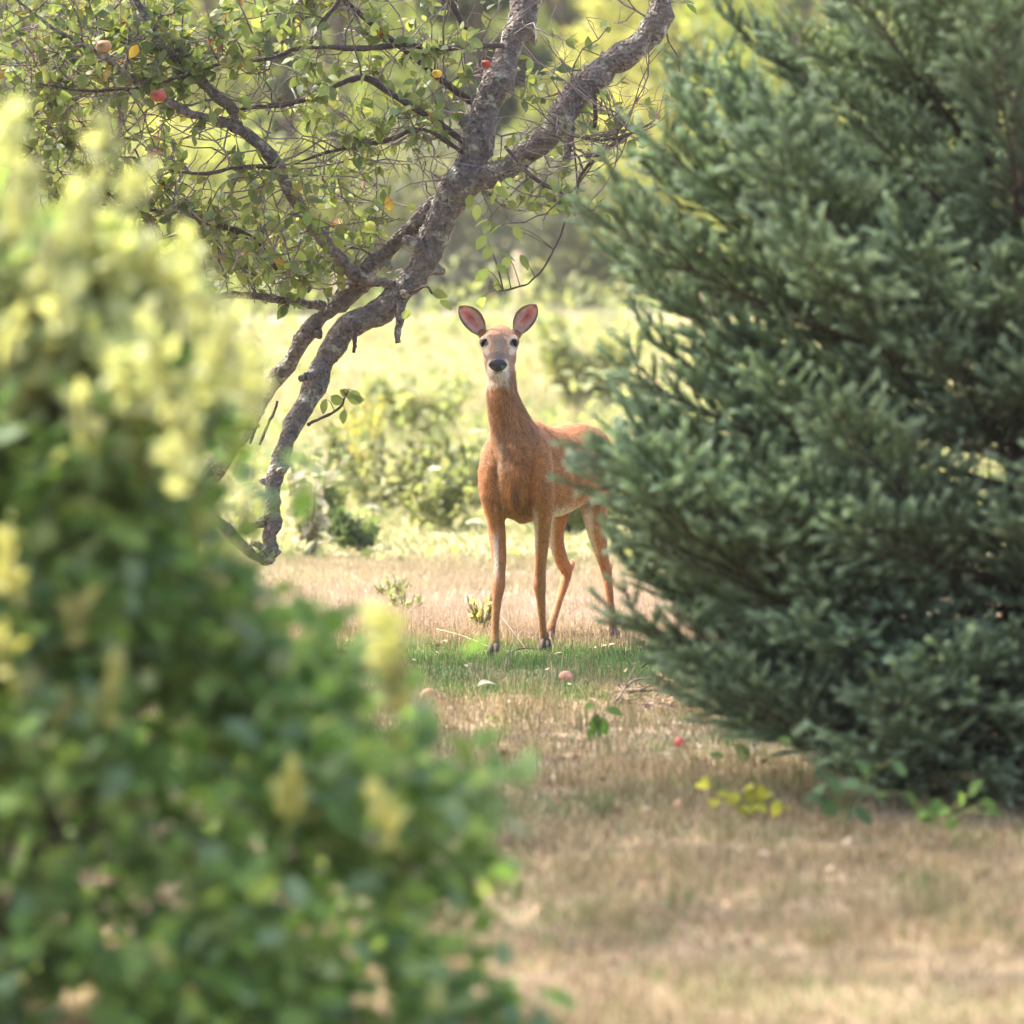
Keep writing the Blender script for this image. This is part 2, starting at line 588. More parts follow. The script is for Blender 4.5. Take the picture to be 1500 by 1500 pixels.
def build_deer():
    base = P(757, 955, 22.3)
    base[2] = 0
    root = thing('deer', 'reddish brown doe standing alert and facing the camera between apple tree and spruce', 'deer', base)
    mb = MB()
    # torso
    st = [(-.11, .79, .03, .05), (-.095, .785, .07, .10), (-.06, .78, .105, .16), (0, .772, .130, .205), (.12, .778, .15, .218),
          (.3, .765, .16, .198), (.45, .765, .163, .185), (.6, .785, .155, .178), (.75, .805, .145, .163), (.86, .80, .118, .14),
          (.94, .79, .07, .10), (.97, .785, .03, .05)]
    s0 = np.array((.022, 22.13, 0))
    pts = np.array([s0 + BX * s + np.array((0, 0, z)) for s, z, a, b in st])
    loft(mb, catmull(pts, 3), np.interp(np.linspace(0, len(st) - 1, 3 * (len(st) - 1) + 1), range(len(st)), [q[2] for q in st]),
         np.interp(np.linspace(0, len(st) - 1, 3 * (len(st) - 1) + 1), range(len(st)), [q[3] for q in st]), LX, 24)

    def chain(stn, side=(1, 0, 0), sub=4, n=16, m=mb):
        p = np.array([P(*q[:3]) for q in stn])
        k = len(stn)
        u = np.linspace(0, k - 1, sub * (k - 1) + 1)
        loft(m, catmull(p, sub), np.interp(u, range(k), [q[3] for q in stn]), np.interp(u, range(k), [q[4] for q in stn]), side, n)

    # neck
    chain([(757, 742, 22.10, .05, .06), (758, 725, 22.09, .075, .10), (760, 700, 22.10, .098, .14), (761, 675, 22.12, .106, .155), (757, 650, 22.12, .104, .15), (749.5, 628, 22.11, .094, .125),
           (742, 604, 22.09, .080, .10), (736.5, 580, 22.07, .066, .084), (735.5, 558, 22.07, .0595, .075), (734.5, 535, 22.065, .057, .07),
           (734, 515, 22.07, .05, .06)])
    # head: skull, cheeks, muzzle, jaw
    chain([(734, 490, 22.11, .035, .03), (733.5, 493, 22.08, .058, .05), (732.5, 499, 22.03, .075, .06), (731.5, 507, 21.985, .079, .062),
           (730.5, 515, 21.935, .069, .058), (730, 522, 21.885, .053, .05), (729.5, 529, 21.835, .042, .042), (729.3, 534, 21.795, .039, .035),
           (729.3, 536, 21.775, .03, .025)], n=18)
    chain([(733, 512, 22.05, .07, .05), (732, 528, 22.0, .071, .045), (730.5, 541, 21.93, .055, .038), (729.5, 549, 21.86, .038, .028),
           (729, 551, 21.815, .026, .02)], n=16)
    # brow ridges and cheek bones
    for sx in (-1, 1):
        chain([(731.5 + sx * 20, 496, 22.0, .018, .016), (731.5 + sx * 23, 500, 21.985, .021, .018), (731.5 + sx * 19, 510, 21.965, .02, .016),
               (731.5 + sx * 13, 517, 21.92, .012, .012)], n=10)
        # ear root
        chain([(733.5 + sx * 14, 494, 22.06, .03, .03), (732.5 + sx * 24, 490, 22.07, .025, .025), (731 + sx * 29, 485, 22.07, .018, .018)], n=10)
    # brisket
    chain([(756, 700, 22.1, .07, .06), (756, 725, 22.05, .05, .06), (758, 744, 22.10, .045, .05), (766, 752, 22.2, .04, .05)])
    # front legs
    chain([(733, 640, 22.30, .03, .06), (722, 668, 22.20, .045, .085), (719, 695, 22.13, .047, .095), (722, 725, 22.12, .048, .085), (726, 752, 22.13, .043, .07), (728, 777, 22.13, .0375, .054),
           (731, 815, 22.1, .031, .042), (731, 841, 22.07, .0265, .032), (730.5, 858, 22.055, .0285, .035), (728, 878, 22.04, .0215, .027),
           (726, 905, 22.025, .0165, .021), (725, 928, 22.015, .0165, .021), (724, 945, 22.0, .0235, .028), (723, 956, 21.985, .021, .025),
           (722.5, 961, 21.97, .017, .02)])
    chain([(782, 640, 22.22, .03, .06), (788, 665, 22.12, .048, .09), (790, 693, 22.06, .052, .10), (793, 722, 22.06, .05, .09), (794.5, 750, 22.10, .042, .07), (795, 777, 22.15, .034, .052),
           (792.5, 815, 22.2, .0265, .04), (791, 842, 22.22, .0245, .031), (790.5, 858, 22.23, .029, .036), (792, 876, 22.24, .0205, .027),
           (794, 904, 22.26, .016, .021), (796, 927, 22.275, .016, .021), (797.5, 942, 22.28, .0235, .028), (798.5, 950, 22.27, .02, .025),
           (799, 955, 22.26, .017, .02)])
    # hind legs: thigh, stifle, hock, cannon
    chain([(872, 668, 22.93, .06, .11), (872, 705, 22.88, .075, .13), (871, 745, 22.8, .058, .10), (873, 772, 22.79, .044, .07),
           (879, 800, 22.85, .033, .05), (884.5, 823, 22.93, .024, .036), (888.5, 838, 22.975, .0245, .034), (891, 855, 22.965, .019, .027),
           (894, 880, 22.945, .016, .021), (897, 908, 22.92, .016, .021), (899, 926, 22.905, .021, .027), (900, 935, 22.885, .02, .025),
           (900.5, 940.5, 22.87, .017, .02)])
    chain([(826, 680, 23.02, .06, .10), (824, 710, 22.95, .072, .12), (816, 750, 22.84, .054, .085), (813, 777, 22.82, .04, .065),
           (816, 800, 22.87, .033, .05), (823, 822, 22.94, .028, .04), (830, 836, 22.985, .026, .036), (827.5, 852, 22.965, .02, .028),
           (819, 880, 22.90, .0155, .021), (811, 906, 22.84, .0155, .021), (806, 924, 22.8, .021, .026), (804, 935, 22.78, .02, .025),
           (803, 943, 22.76, .017, .02)])
    for a, b in (((830, 838, 22.99), (838, 827, 23.05)), ((888.5, 838, 22.985), (893, 829, 23.06))):
        chain([(*a, .022, .022), (*b, .014, .014), (b[0] + 1, b[1] - 6, b[2] + .01, .009, .009)], n=10)
    # tail
    t0 = s0 + BX * .93 + np.array((0, 0, .87))
    loft(mb, catmull([t0, t0 + BX * .06 + (0, 0, -.03), t0 + BX * .09 + (0, 0, -.11), t0 + BX * .08 + (0, 0, -.22)], 4),
         np.interp(np.linspace(0, 1, 13), [0, .3, .7, 1], [.02, .035, .035, .008]), np.interp(np.linspace(0, 1, 13), [0, .3, .7, 1], [.018, .02, .02, .006]), LX, 12)
    raw = mb.mesh('deer_raw', M_DEER)
    o = bpy.data.objects.new('deer_raw', raw)
    COL.objects.link(o)
    rm = o.modifiers.new('r', 'REMESH')
    rm.mode = 'VOXEL'
    rm.voxel_size = .0062
    sm = o.modifiers.new('s', 'SMOOTH')
    sm.factor = .5
    sm.iterations = 7
    dg = bpy.context.evaluated_depsgraph_get()
    dg.update()
    me = bpy.data.meshes.new_from_object(o.evaluated_get(dg))
    bpy.data.objects.remove(o)
    n = len(me.vertices)
    V = np.empty(n * 3, np.float32)
    me.vertices.foreach_get('co', V)
    V = V.reshape(-1, 3).astype(float)
    me.calc_loop_triangles()
    T = np.empty(len(me.loop_triangles) * 3, np.int32)
    me.loop_triangles.foreach_get('vertices', T)
    T = T.reshape(-1, 3)
    fn = np.cross(V[T[:, 1]] - V[T[:, 0]], V[T[:, 2]] - V[T[:, 0]])
    N = np.zeros_like(V)
    for k in range(3):
        np.add.at(N, T[:, k], fn)
    N = unit(N)

    # coat pattern: anatomical patches, and a rim light painted in
    px, py = proj(V)
    z = V[:, 2]
    q = V - s0
    sb, sl = q @ BX, q @ LX
    C = np.tile(np.array((.385, .158, .05)), (n, 1))

    def patch(mask, col):
        nonlocal C
        mask = np.clip(mask, 0, 1)[:, None]
        C = C * (1 - mask) + np.array(col) * mask

    mott = fbm(V[:, 0] * 1 + V[:, 2] * .4, V[:, 1] + V[:, 2], .05, 60)
    mott2 = fbm(V[:, 0] * 2.5 + V[:, 1] * 2.5, V[:, 2] * .6, .06, 66)
    C = C * (.32 + .7 * mott + .66 * mott2)[:, None]
    V = V + N * ((fbm(V[:, 0] * 1.6 + V[:, 1] * 1.2, V[:, 2] * .45, .08, 63) - .5) * .02 * smooth(.5, .6, V[:, 2]) * smooth(1.25, 1.1, V[:, 2]))[:, None]
    patch(smooth(.90, .98, z) * smooth(-.05, .1, sb) * .35, (.22, .075, .03))              # darker along the spine
    patch(smooth(.66, .58, z) * smooth(.2, -.2, N[:, 2]) * smooth(.1, .2, sb) * smooth(.50, .54, z) * smooth(-.2, -.6, N[:, 2]), (.6, .5, .38))   # belly
    neck = smooth(.80, .95, z) * smooth(.12, 0, sb)
    patch(neck * .42 * smooth(.3, -.4, N[:, 1]), (.235, .135, .075))
    patch(smooth(.10, .0, abs(sl + .0)) * smooth(.72, .82, z) * smooth(1.0, .9, z) * smooth(.0, -.5, N[:, 1]) * .6, (.165, .105, .065))
    patch((z > .62) * (z < .95) * smooth(4, 1, abs(px - 733 - .02 * (py - 640))) * (N[:, 1] < 0) * smooth(640, 665, py) * .4, (.55, .38, .25))  # light rim down the left of the chest, painted into the coat
    patch((z > .6) * smooth(9, 2, abs(px - 755)) * smooth(690, 720, py) * smooth(760, 735, py) * (N[:, 1] < -.2) * .7, (.13, .055, .025))
    # legs: pale inner faces, darker shin
    leg = smooth(.56, .46, z)
    front = V[:, 1] < 22.5
    patch(leg * .35, (.36, .15, .06))
    patch(leg * front * smooth(.62, .50, z) * smooth(.30, .38, z) * smooth(5, 2, abs(px - 727 + (815 - py) * .03)), (.55, .44, .33))
    patch(front * smooth(.66, .58, z) * smooth(.42, .50, z) * smooth(6, 2, abs(px - 784)), (.58, .45, .33))
    patch((~front) * smooth(.70, .62, z) * smooth(.34, .42, z) * smooth(-.1, -.5, N[:, 0]) * (px > 845), (.55, .44, .32))
    patch((~front) * smooth(.62, .56, z) * smooth(.30, .40, z) * (px < 845) * smooth(7, 2, abs(px - 809)), (.45, .33, .22))
    patch(smooth(.09, .06, z), (.16, .075, .035))
    # rump and tail underside white
    patch(smooth(.93, .97, sb) * smooth(.3, .7, N @ BX), (.7, .62, .52))
    # head
    hd = (z > 1.10) & (py < 575)
    patch(hd * .8 * smooth(575, 550, py), (.30, .165, .085))
    patch(hd * smooth(498, 484, py), (.27, .11, .05))                                       # crown
    patch(hd * smooth(22.0, 21.95, V[:, 1]) * smooth(9, 4, abs(px - 731)) * smooth(532, 520, py) * smooth(486, 496, py) * .9, (.20, .145, .115))   # bridge
    patch(hd * smooth(13, 6, abs(px - 732)) * smooth(511, 500, py) * smooth(484, 494, py) * (N[:, 1] < 0) * .6, (.15, .085, .05))
    for ex in (709.4, 753):
        d = np.hypot((px - ex) * .9, (py - 503.0) * .72)
        inner = (px - ex) * (1 if ex < 730 else -1)
        patch(hd * (N[:, 1] < .35) * smooth(10, 7.5, d) * smooth(-5, 0, inner + .3 * abs(py - 503)) * .62, (.58, .47, .33))
        patch(hd * (N[:, 1] < .35) * smooth(7.5, 5.5, np.hypot(px - ex, (py - 502.5) * 1.2)), (.05, .03, .025))
        patch(hd * (N[:, 1] < .35) * smooth(6, 3.5, np.hypot(px - ex - (3 if ex < 730 else -3), py - 515.5)) * .7, (.62, .53, .45))
    patch(hd * (V[:, 1] < 21.93) * smooth(15, 9, np.hypot((px - 729.3) * .8, (py - 526) * 1.1)) * .75, (.105, .07, .055))
    mz = np.hypot((px - 729.3), (py - 535.5) * 1.05)
    patch(hd * (V[:, 1] < 21.95) * smooth(18, 15, mz) * smooth(524, 530, py) * (.6 + .4 * smooth(534, 541, py)), (.70, .60, .48))      # pale muzzle
    patch(hd * smooth(19, 13, abs(px - 729)) * smooth(538, 544, py) * smooth(572, 560, py) * (N[:, 1] < .3) * .85, (.62, .52, .40))   # chin and throat
    patch(hd * smooth(11, 8, abs(px - 729.3)) * smooth(546.6, 545.2, py) * smooth(543.0, 544.0, py) * (V[:, 1] < 21.92) * .7, (.08, .05, .04))   # mouth line
    a = me.attributes.new('Col', 'FLOAT_COLOR', 'POINT') if 'Col' not in me.attributes else me.attributes['Col']
    if a.domain != 'POINT' or a.data_type != 'FLOAT_COLOR':
        me.attributes.remove(a)
        a = me.attributes.new('Col', 'FLOAT_COLOR', 'POINT')
    a.data.foreach_set('color', np.concatenate([C, np.ones((n, 1))], 1).astype(np.float32).ravel())
    me.vertices.foreach_set('co', (V - base).astype(np.float32).ravel())
    me.polygons.foreach_set('use_smooth', np.ones(len(me.polygons), bool))
    me.materials.clear()
    me.materials.append(M_DEER)
    me.update()
    me.name = 'body'
    link('body', me, root)

    # short hair
    area = np.linalg.norm(fn, axis=1)
    cum = np.cumsum(area)
    H = 120000
    ti = np.searchsorted(cum, rng.random(H) * cum[-1])
    ti = np.clip(ti, 0, len(T) - 1)
    b = rng.random((H, 2))
    fl = b.sum(1) > 1
    b[fl] = 1 - b[fl]
    w3 = np.concatenate([b, 1 - b.sum(1, keepdims=True)], 1)
    hp = (V[T[ti]] * w3[..., None]).sum(1)
    hn = unit((N[T[ti]] * w3[..., None]).sum(1))
    hc = (C[T[ti]] * w3[..., None]).sum(1)
    sbh = (hp - s0) @ BX
    flow = np.tile(BX * .8 + np.array((0, 0, -.5)), (H, 1))
    lg = hp[:, 2] < .6
    flow[lg] = (0, .15, -1)
    nk = (hp[:, 2] > .9) & (sbh < .08)
    flow[nk] = (0, .35, -1)
    hh = (hp[:, 2] > 1.22)
    flow[hh] = (0, .8, .6)
    flow = flow + rng.normal(0, .22, (H, 3))
    dr = unit(flow - (flow * hn).sum(1, keepdims=True) * hn) + hn * (.18 + .2 * rng.random((H, 1)))
    ln = np.where(hh, .006, np.where(lg, .01, .02)) * (.6 + .8 * rng.random(H))
    sd = unit(np.cross(dr, hn)) * np.where(hh, .0007, .0013)[:, None]
    Vh = np.stack([hp - sd, hp + sd, hp + unit(dr) * ln[:, None]], 1).reshape(-1, 3) - base
    hc = hc * (.45 + 1.1 * rng.random((H, 1)) ** 1.2)
    mb = MB()
    mb.add(Vh, np.arange(3 * H).reshape(-1, 3), np.repeat(hc, 3, 0))
    stuff(mb.obj('fur', M_FUR, root))

    # ears
    for sx in (-1, 1):
        bs = np.array((708, 489.5, 22.05) if sx < 0 else (756, 488.5, 22.05), float)
        tp = np.array((673.0, 448.5, 22.07) if sx < 0 else (785.5, 446.0, 22.07), float)
        B, Tp = P(*bs), P(*tp)
        ax = Tp - B
        L = np.linalg.norm(ax)
        ax = ax / L
        back = unit(np.array((0.0, 1, -.1)))
        ac = unit(np.cross(ax, back))
        nu, nv = 18, 13
        u = np.linspace(0, 1, nu)
        hw = np.interp(u, [0, .1, .25, .45, .6, .75, .87, .95, 1], [.018, .026, .038, .0445, .0435, .037, .026, .0145, .003])
        Vv, Cc = [], []
        for i, ui in enumerate(u):
            for v in np.linspace(-1, 1, nv):
                depth = .03 * (1 - v * v) * math.sin(math.pi * min(1, .25 + ui * .8)) * (1 if ui < .9 else (1 - ui) * 10)
                asym = .006 * math.sin(math.pi * ui) * sx
                p = B + ax * (L * ui) + ac * (hw[i] * v + asym) + back * depth
                rim = max(smooth(.74, .9, abs(v)) * smooth(.02, .2, ui), smooth(.91, .97, ui))
                c = np.array((.60, .27, .22)) * (.85 + .3 * random.random())
                red = math.exp(-((ui - .62) / .2) ** 2 - (v / .38) ** 2)
                c = c * (1 - .85 * red) + np.array((.34, .05, .045)) * .85 * red
                pale = smooth(.45, .7, abs(v)) * smooth(.95, .6, ui) * .6 + smooth(.35, .1, ui) * .5
                c = c * (1 - min(1, pale)) + np.array((.50, .36, .28)) * min(1, pale)
                c = c * (1 - rim) + np.array((.05, .033, .028)) * rim
                Vv.append(p)
                Cc.append(c)
        Vv = np.array(Vv)
        k = len(Vv)
        Vb = Vv + back * .006
        i = (np.arange(nu - 1)[:, None] * nv + np.arange(nv - 1)[None]).ravel()
        Fa = np.stack([i, i + 1, i + nv + 1, i + nv], 1)
        m = MB()
        m.add(np.vstack([Vv, Vb]) - base, np.vstack([Fa, Fa[:, ::-1] + k]), np.vstack([np.array(Cc), np.tile((.17, .09, .05), (k, 1))]))
        ring = [j * nv for j in range(nu)] + [(nu - 1) * nv + j for j in range(1, nv)] + [j * nv + nv - 1 for j in range(nu - 2, -1, -1)]
        m.f4.append(np.array([(a_, b_, b_ + k, a_ + k) for a_, b_ in zip(ring[:-1], ring[1:])]))
        m.m4.append(np.zeros(len(ring) - 1, int))
        # pale hair inside the ear
        eh = 260
        ui = rng.random(eh) * .75 + .05
        vv = np.sign(rng.random(eh) - .5) * (.35 + .5 * rng.random(eh))
        hwv = np.interp(ui, u, hw)
        p0 = B + ax * (L * ui)[:, None] + ac * (hwv * vv)[:, None] + back * (.03 * (1 - vv ** 2) * .8)[:, None] - base
        p1 = p0 + ax * .018 - back * .008 - ac * (vv * .014)[:, None]
        m.add(np.stack([p0 - ac * .0006, p0 + ac * .0006, p1], 1).reshape(-1, 3), np.arange(eh * 3).reshape(-1, 3), (.55, .42, .34))
        m.obj('ear', M_DEER, root)
    # eyes
    eye_m, nt, b_, _ = newmat('deer_eye')
    b_.inputs['Base Color'].default_value = (.012, .008, .008, 1)
    b_.inputs['Roughness'].default_value = .2
    b_.inputs['Specular IOR Level'].default_value = .12
    for ex in (709.6, 752.8):
        bm = bmesh.new()
        bmesh.ops.create_uvsphere(bm, u_segments=16, v_segments=10, radius=.0205)
        me2 = bpy.data.meshes.new('eye')
        bm.to_mesh(me2)
        bm.free()
        me2.materials.append(eye_m)
        for p in me2.polygons: p.use_smooth = True
        link('eye', me2, root, P(ex + (.8 if ex < 730 else -.8), 503, 21.955) - base)
    # nose pad with nostrils
    bm = bmesh.new()
    bmesh.ops.create_uvsphere(bm, u_segments=28, v_segments=18, radius=1)
    for v in bm.verts:
        x, y, z_ = v.co
        w = 1.0 - .28 * max(0, -z_)
        v.co = Vector((x * .0395 * w, y * .024, z_ * .0285))
        for s_ in (-1, 1):
            d = math.hypot((v.co.x - s_ * .024) / .011, (v.co.z + .001) / .009)
            if y < 0 and d < 1.4: v.co.y += .012 * (1 - d / 1.4)
        if y < 0 and abs(v.co.x) < .004: v.co.y += .003
    me3 = bpy.data.meshes.new('nose')
    bm.to_mesh(me3)
    bm.free()
    nm, nt, b_, _ = newmat('deer_nose')
    b_.inputs['Base Color'].default_value = (.022, .019, .024, 1)
    b_.inputs['Roughness'].default_value = .35
    me3.materials.append(nm)
    for p in me3.polygons: p.use_smooth = True
    link('nose', me3, root, P(729.3, 535, 21.775) - base)
    # hooves: two cloven toes each
    for hx, hy, hY in ((722.5, 961, 21.96), (799, 955, 22.25), (900.5, 940.5, 22.86), (803, 943, 22.75)):
        c = P(hx, hy, hY)
        m = MB()
        for s_ in (-1, 1):
            pts = np.array([(c[0] + s_ * .011, c[1] + .012, .05), (c[0] + s_ * .012, c[1] - .004, .028), (c[0] + s_ * .012, c[1] - .016, .0)])
            loft(m, pts - base, [.011, .014, .015], [.017, .024, .03], (1, 0, 0), 10, (.07, .05, .04))
        m.obj('hoof', M_PLAIN, root)


build_deer()


# ------------------------------------------------------------------ the apple tree
APPLE_GREENS = [(.18, .24, .09), (.22, .29, .10), (.28, .34, .12), (.19, .25, .14), (.33, .36, .14)]
APPLE_ODD = [(.45, .30, .06), (.36, .17, .06), (.40, .36, .09)]

LIMBS = [  # main limbs: px, py, radius in px, Y
    ('limb', [(392, 826, 4, 21.8), (394, 819, 12, 21.8), (395, 800, 15, 21.8), (397, 770, 13, 21.8), (399, 735, 14, 21.82), (404, 690, 14, 21.85), (425, 635, 16, 21.9), (455, 575, 18, 21.95),
              (480, 520, 19, 22), (510, 480, 21, 22), (560, 450, 23, 22), (600, 415, 24, 22), (625, 375, 25, 22), (645, 320, 26, 22), (668, 280, 28, 22), (690, 245, 27, 22)]),
    ('limb', [(672, 275, 22, 22), (690, 240, 26, 22.02), (700, 200, 25, 22.05), (715, 150, 24, 22.1), (735, 100, 23, 22.15), (755, 50, 22, 22.2), (775, 0, 21, 22.25), (805, -90, 19, 22.3),
              (830, -220, 17, 22.35), (840, -380, 13, 22.4), (870, -560, 8, 22.4), (880, -700, 3, 22.4)]),
    ('limb', [(672, 280, 22, 22), (700, 262, 21, 21.96), (740, 245, 21, 21.9), (790, 215, 20, 21.85), (820, 175, 21, 21.8), (850, 132, 22, 21.8), (885, 100, 21, 21.8), (930, 70, 21, 21.8), (958, 40, 21, 21.8),
              (970, 0, 21, 21.8), (975, -70, 20, 21.8), (1000, -200, 17, 21.8), (1060, -360, 12, 21.8), (1090, -520, 6, 21.8), (1110, -600, 3, 21.8)]),
    ('trunk', [(205, 985, 36, 22.75), (212, 945, 31, 22.7), (222, 900, 27, 22.6), (258, 790, 22, 22.5), (315, 690, 19, 22.4), (374, 603, 16, 22.3), (412, 545, 15, 22.25), (450, 490, 15, 22.2), (490, 450, 15, 22.2),
               (525, 415, 16, 22.2), (560, 378, 15, 22.15), (600, 333, 14, 22.1), (640, 300, 18, 22.05), (668, 275, 14, 22)]),
]
BRANCHES = [
    [(535, 412, 12, 22.1), (492, 374, 12, 22.0), (450, 319, 11, 21.9), (423, 270, 11, 21.8), (392, 222, 11, 21.75), (353, 187, 10, 21.7), (340, 160, 9, 21.7), (305, 128, 9, 21.7), (277, 100, 8, 21.7), (243, 73, 7, 21.65), (215, 31, 6, 21.6), (190, -20, 5, 21.6), (160, -120, 3, 21.5)],
    [(356, 194, 8, 21.7), (319, 177, 7, 21.6), (277, 166, 7, 21.5), (243, 149, 6, 21.45), (208, 125, 6, 21.4), (166, 94, 5, 21.35), (121, 65, 4, 21.3), (69, 35, 3, 21.3), (20, -5, 2, 21.3)],
    [(180, 64, 4, 21.7), (212, 68, 5, 21.7), (243, 76, 5, 21.7)],
    [(690, 215, 6, 22), (629, 172, 6, 21.9), (573, 140, 6, 21.85), (536, 112, 6, 21.8), (500, 122, 5, 21.75), (458, 142, 5, 21.7), (399, 156, 4, 21.7), (347, 160, 3, 21.7)],
    [(400, 248, 4, 21.75), (375, 243, 4, 21.7), (347, 246, 3, 21.6), (302, 254, 3, 21.5), (253, 251, 2, 21.5)],
    [(405, 395, 3, 22.2), (380, 360, 4, 22.1), (347, 338, 5, 22.0), (288, 322, 5, 21.9), (225, 307, 3, 21.9), (150, 300, 2, 21.9)],
    [(737, 67, 5, 22.1), (700, 66, 5, 22), (659, 71, 5, 21.9), (590, 66, 5, 21.8), (520, 70, 5, 21.7), (451, 70, 4, 21.65), (399, 83, 4, 21.6), (347, 90, 4, 21.6), (277, 107, 3, 21.5), (208, 130, 3, 21.5), (104, 130, 2, 21.4), (59, 121, 2, 21.4)],
    [(690, 150, 5, 22.1), (600, 80, 5, 22.0), (495, -10, 4, 21.9), (470, -60, 3, 21.9)],
    [(520, -30, 3, 21.7), (490, 10, 4, 21.7), (468, 38, 4, 21.7), (451, 70, 3, 21.65)],
    [(682, 226, 4, 22), (620, 190, 4, 21.8), (560, 205, 4, 21.7), (480, 222, 3, 21.7), (430, 240, 2, 21.7)],
    [(835, 195, 3, 21.8), (875, 205, 3, 21.7), (905, 202, 3, 21.6), (939, 190, 2, 21.6), (960, 175, 1.5, 21.6)],
    [(939, 188, 2, 21.6), (905, 205, 3, 21.62), (876, 228, 3, 21.65), (855, 252, 3, 21.7), (845, 285, 2, 21.7)],
    [(740, 215, 3, 21.8), (760, 239, 3, 21.75), (779, 258, 4, 21.7), (823, 284, 3, 21.65), (864, 310, 2, 21.6)],
    [(838, 290, 1.6, 21.7), (831, 321, 1.8, 21.7), (816, 358, 1.6, 21.7), (790, 400, 1.6, 21.7), (767, 416, 1.6, 21.7), (738, 425, 1.4, 21.7)],
    [(835, 170, 9, 21.75), (835, 195, 8, 21.75), (832, 237, 6, 21.72)],
    [(868, 120, 5, 21.7), (872, 146, 4, 21.7), (870, 187, 3.5, 21.7)],
    [(588, 440, 9, 21.95), (587, 470, 7, 21.93), (583, 502, 5, 21.92)],
    [(600, 428, 3, 21.9), (615, 424, 2.5, 21.85), (625, 422, 2, 21.8), (640, 432, 1.8, 21.8)],
    [(452, 622, 3, 21.9), (462, 614, 2.5, 21.85), (485, 605, 2.5, 21.8), (500, 592, 2, 21.8), (508, 575, 1.6, 21.8)],
    [(475, 448, 8, 22.15), (438, 441, 7, 22.1), (400, 438, 7, 22.05), (342, 432, 6, 22.0), (299, 437, 5, 22.0), (240, 430, 3, 22), (180, 438, 2, 22)],
    [(532, 411, 8, 22.05), (552, 414, 8, 22.0), (578, 417, 8, 21.97)],
    [(398, 760, 8, 21.8), (384, 765, 8, 21.8), (368, 774, 7, 21.78), (358, 780, 4, 21.78)],
    [(225, 700, 6, 21.6), (260, 722, 6, 21.5), (289, 739, 9, 21.5), (330, 775, 9, 21.6), (374, 814, 9, 21.78), (392, 818, 7, 21.8)],
    [(470, 545, 9, 21.85), (448, 552, 7, 21.8), (441, 556, 5, 21.8)],
    [(366, 650, 2.5, 21.7), (380, 615, 2.5, 21.7), (392, 590, 2, 21.7)],
    [(380, 652, 2.5, 21.75), (392, 622, 2.5, 21.75), (406, 588, 2, 21.75)],
    [(358, 640, 2.5, 21.7), (368, 610, 2.5, 21.7), (374, 592, 2, 21.7)],
    [(518, 470, 5, 21.9), (520, 500, 4, 21.9), (519, 517, 3, 21.9)],
    [(690, 60, 5, 22.2), (640, -30, 5, 22.1), (560, -140, 4, 22), (480, -260, 3, 21.9), (420, -330, 2, 21.9)],
    [(190, -20, 4, 21.6), (120, -120, 4, 21.6), (60, -260, 3, 21.6), (20, -340, 2, 21.6)],
    [(810, -100, 8, 22.3), (700, -200, 7, 22.2), (560, -300, 5, 22.2), (400, -380, 4, 22.1), (300, -420, 2, 22.1)],
    [(975, -70, 8, 21.8), (1080, -150, 6, 21.8), (1180, -260, 4, 21.8), (1250, -330, 2, 21.8)],
    [(830, -220, 8, 22.3), (930, -330, 6, 22.6), (1000, -450, 4, 22.8), (1050, -520, 2, 22.8)],
    [(820, -150, 8, 22.3), (740, -240, 7, 21.7), (680, -340, 5, 21.2), (600, -430, 3, 20.9)],
    [(975, -100, 8, 21.8), (900, -200, 6, 21.3), (850, -300, 4, 20.9), (820, -380, 2, 20.8)],
    [(825, -180, 8, 22.35), (760, -290, 7, 22.9), (700, -390, 5, 23.4), (600, -460, 3, 23.6)],
]


def path3(st, sub=4):
    p = np.array([P(q[0], q[1], q[3]) for q in st])
    r = np.array([q[2] * q[3] / F_PX for q in st]) * .88
    u = np.linspace(0, len(st) - 1, sub * (len(st) - 1) + 1)
    return catmull(p, sub), np.interp(u, range(len(st)), r)


def twig_ok(px, py):
    ok = (px < 1010) & ~((px > 640) & (py > 340)) & (py < 480) & ~((px > 560) & (py > 400)) & ~((px > 900) & (py > 215))
    edge = 455 - .02 * px
    return ok & (py < edge)


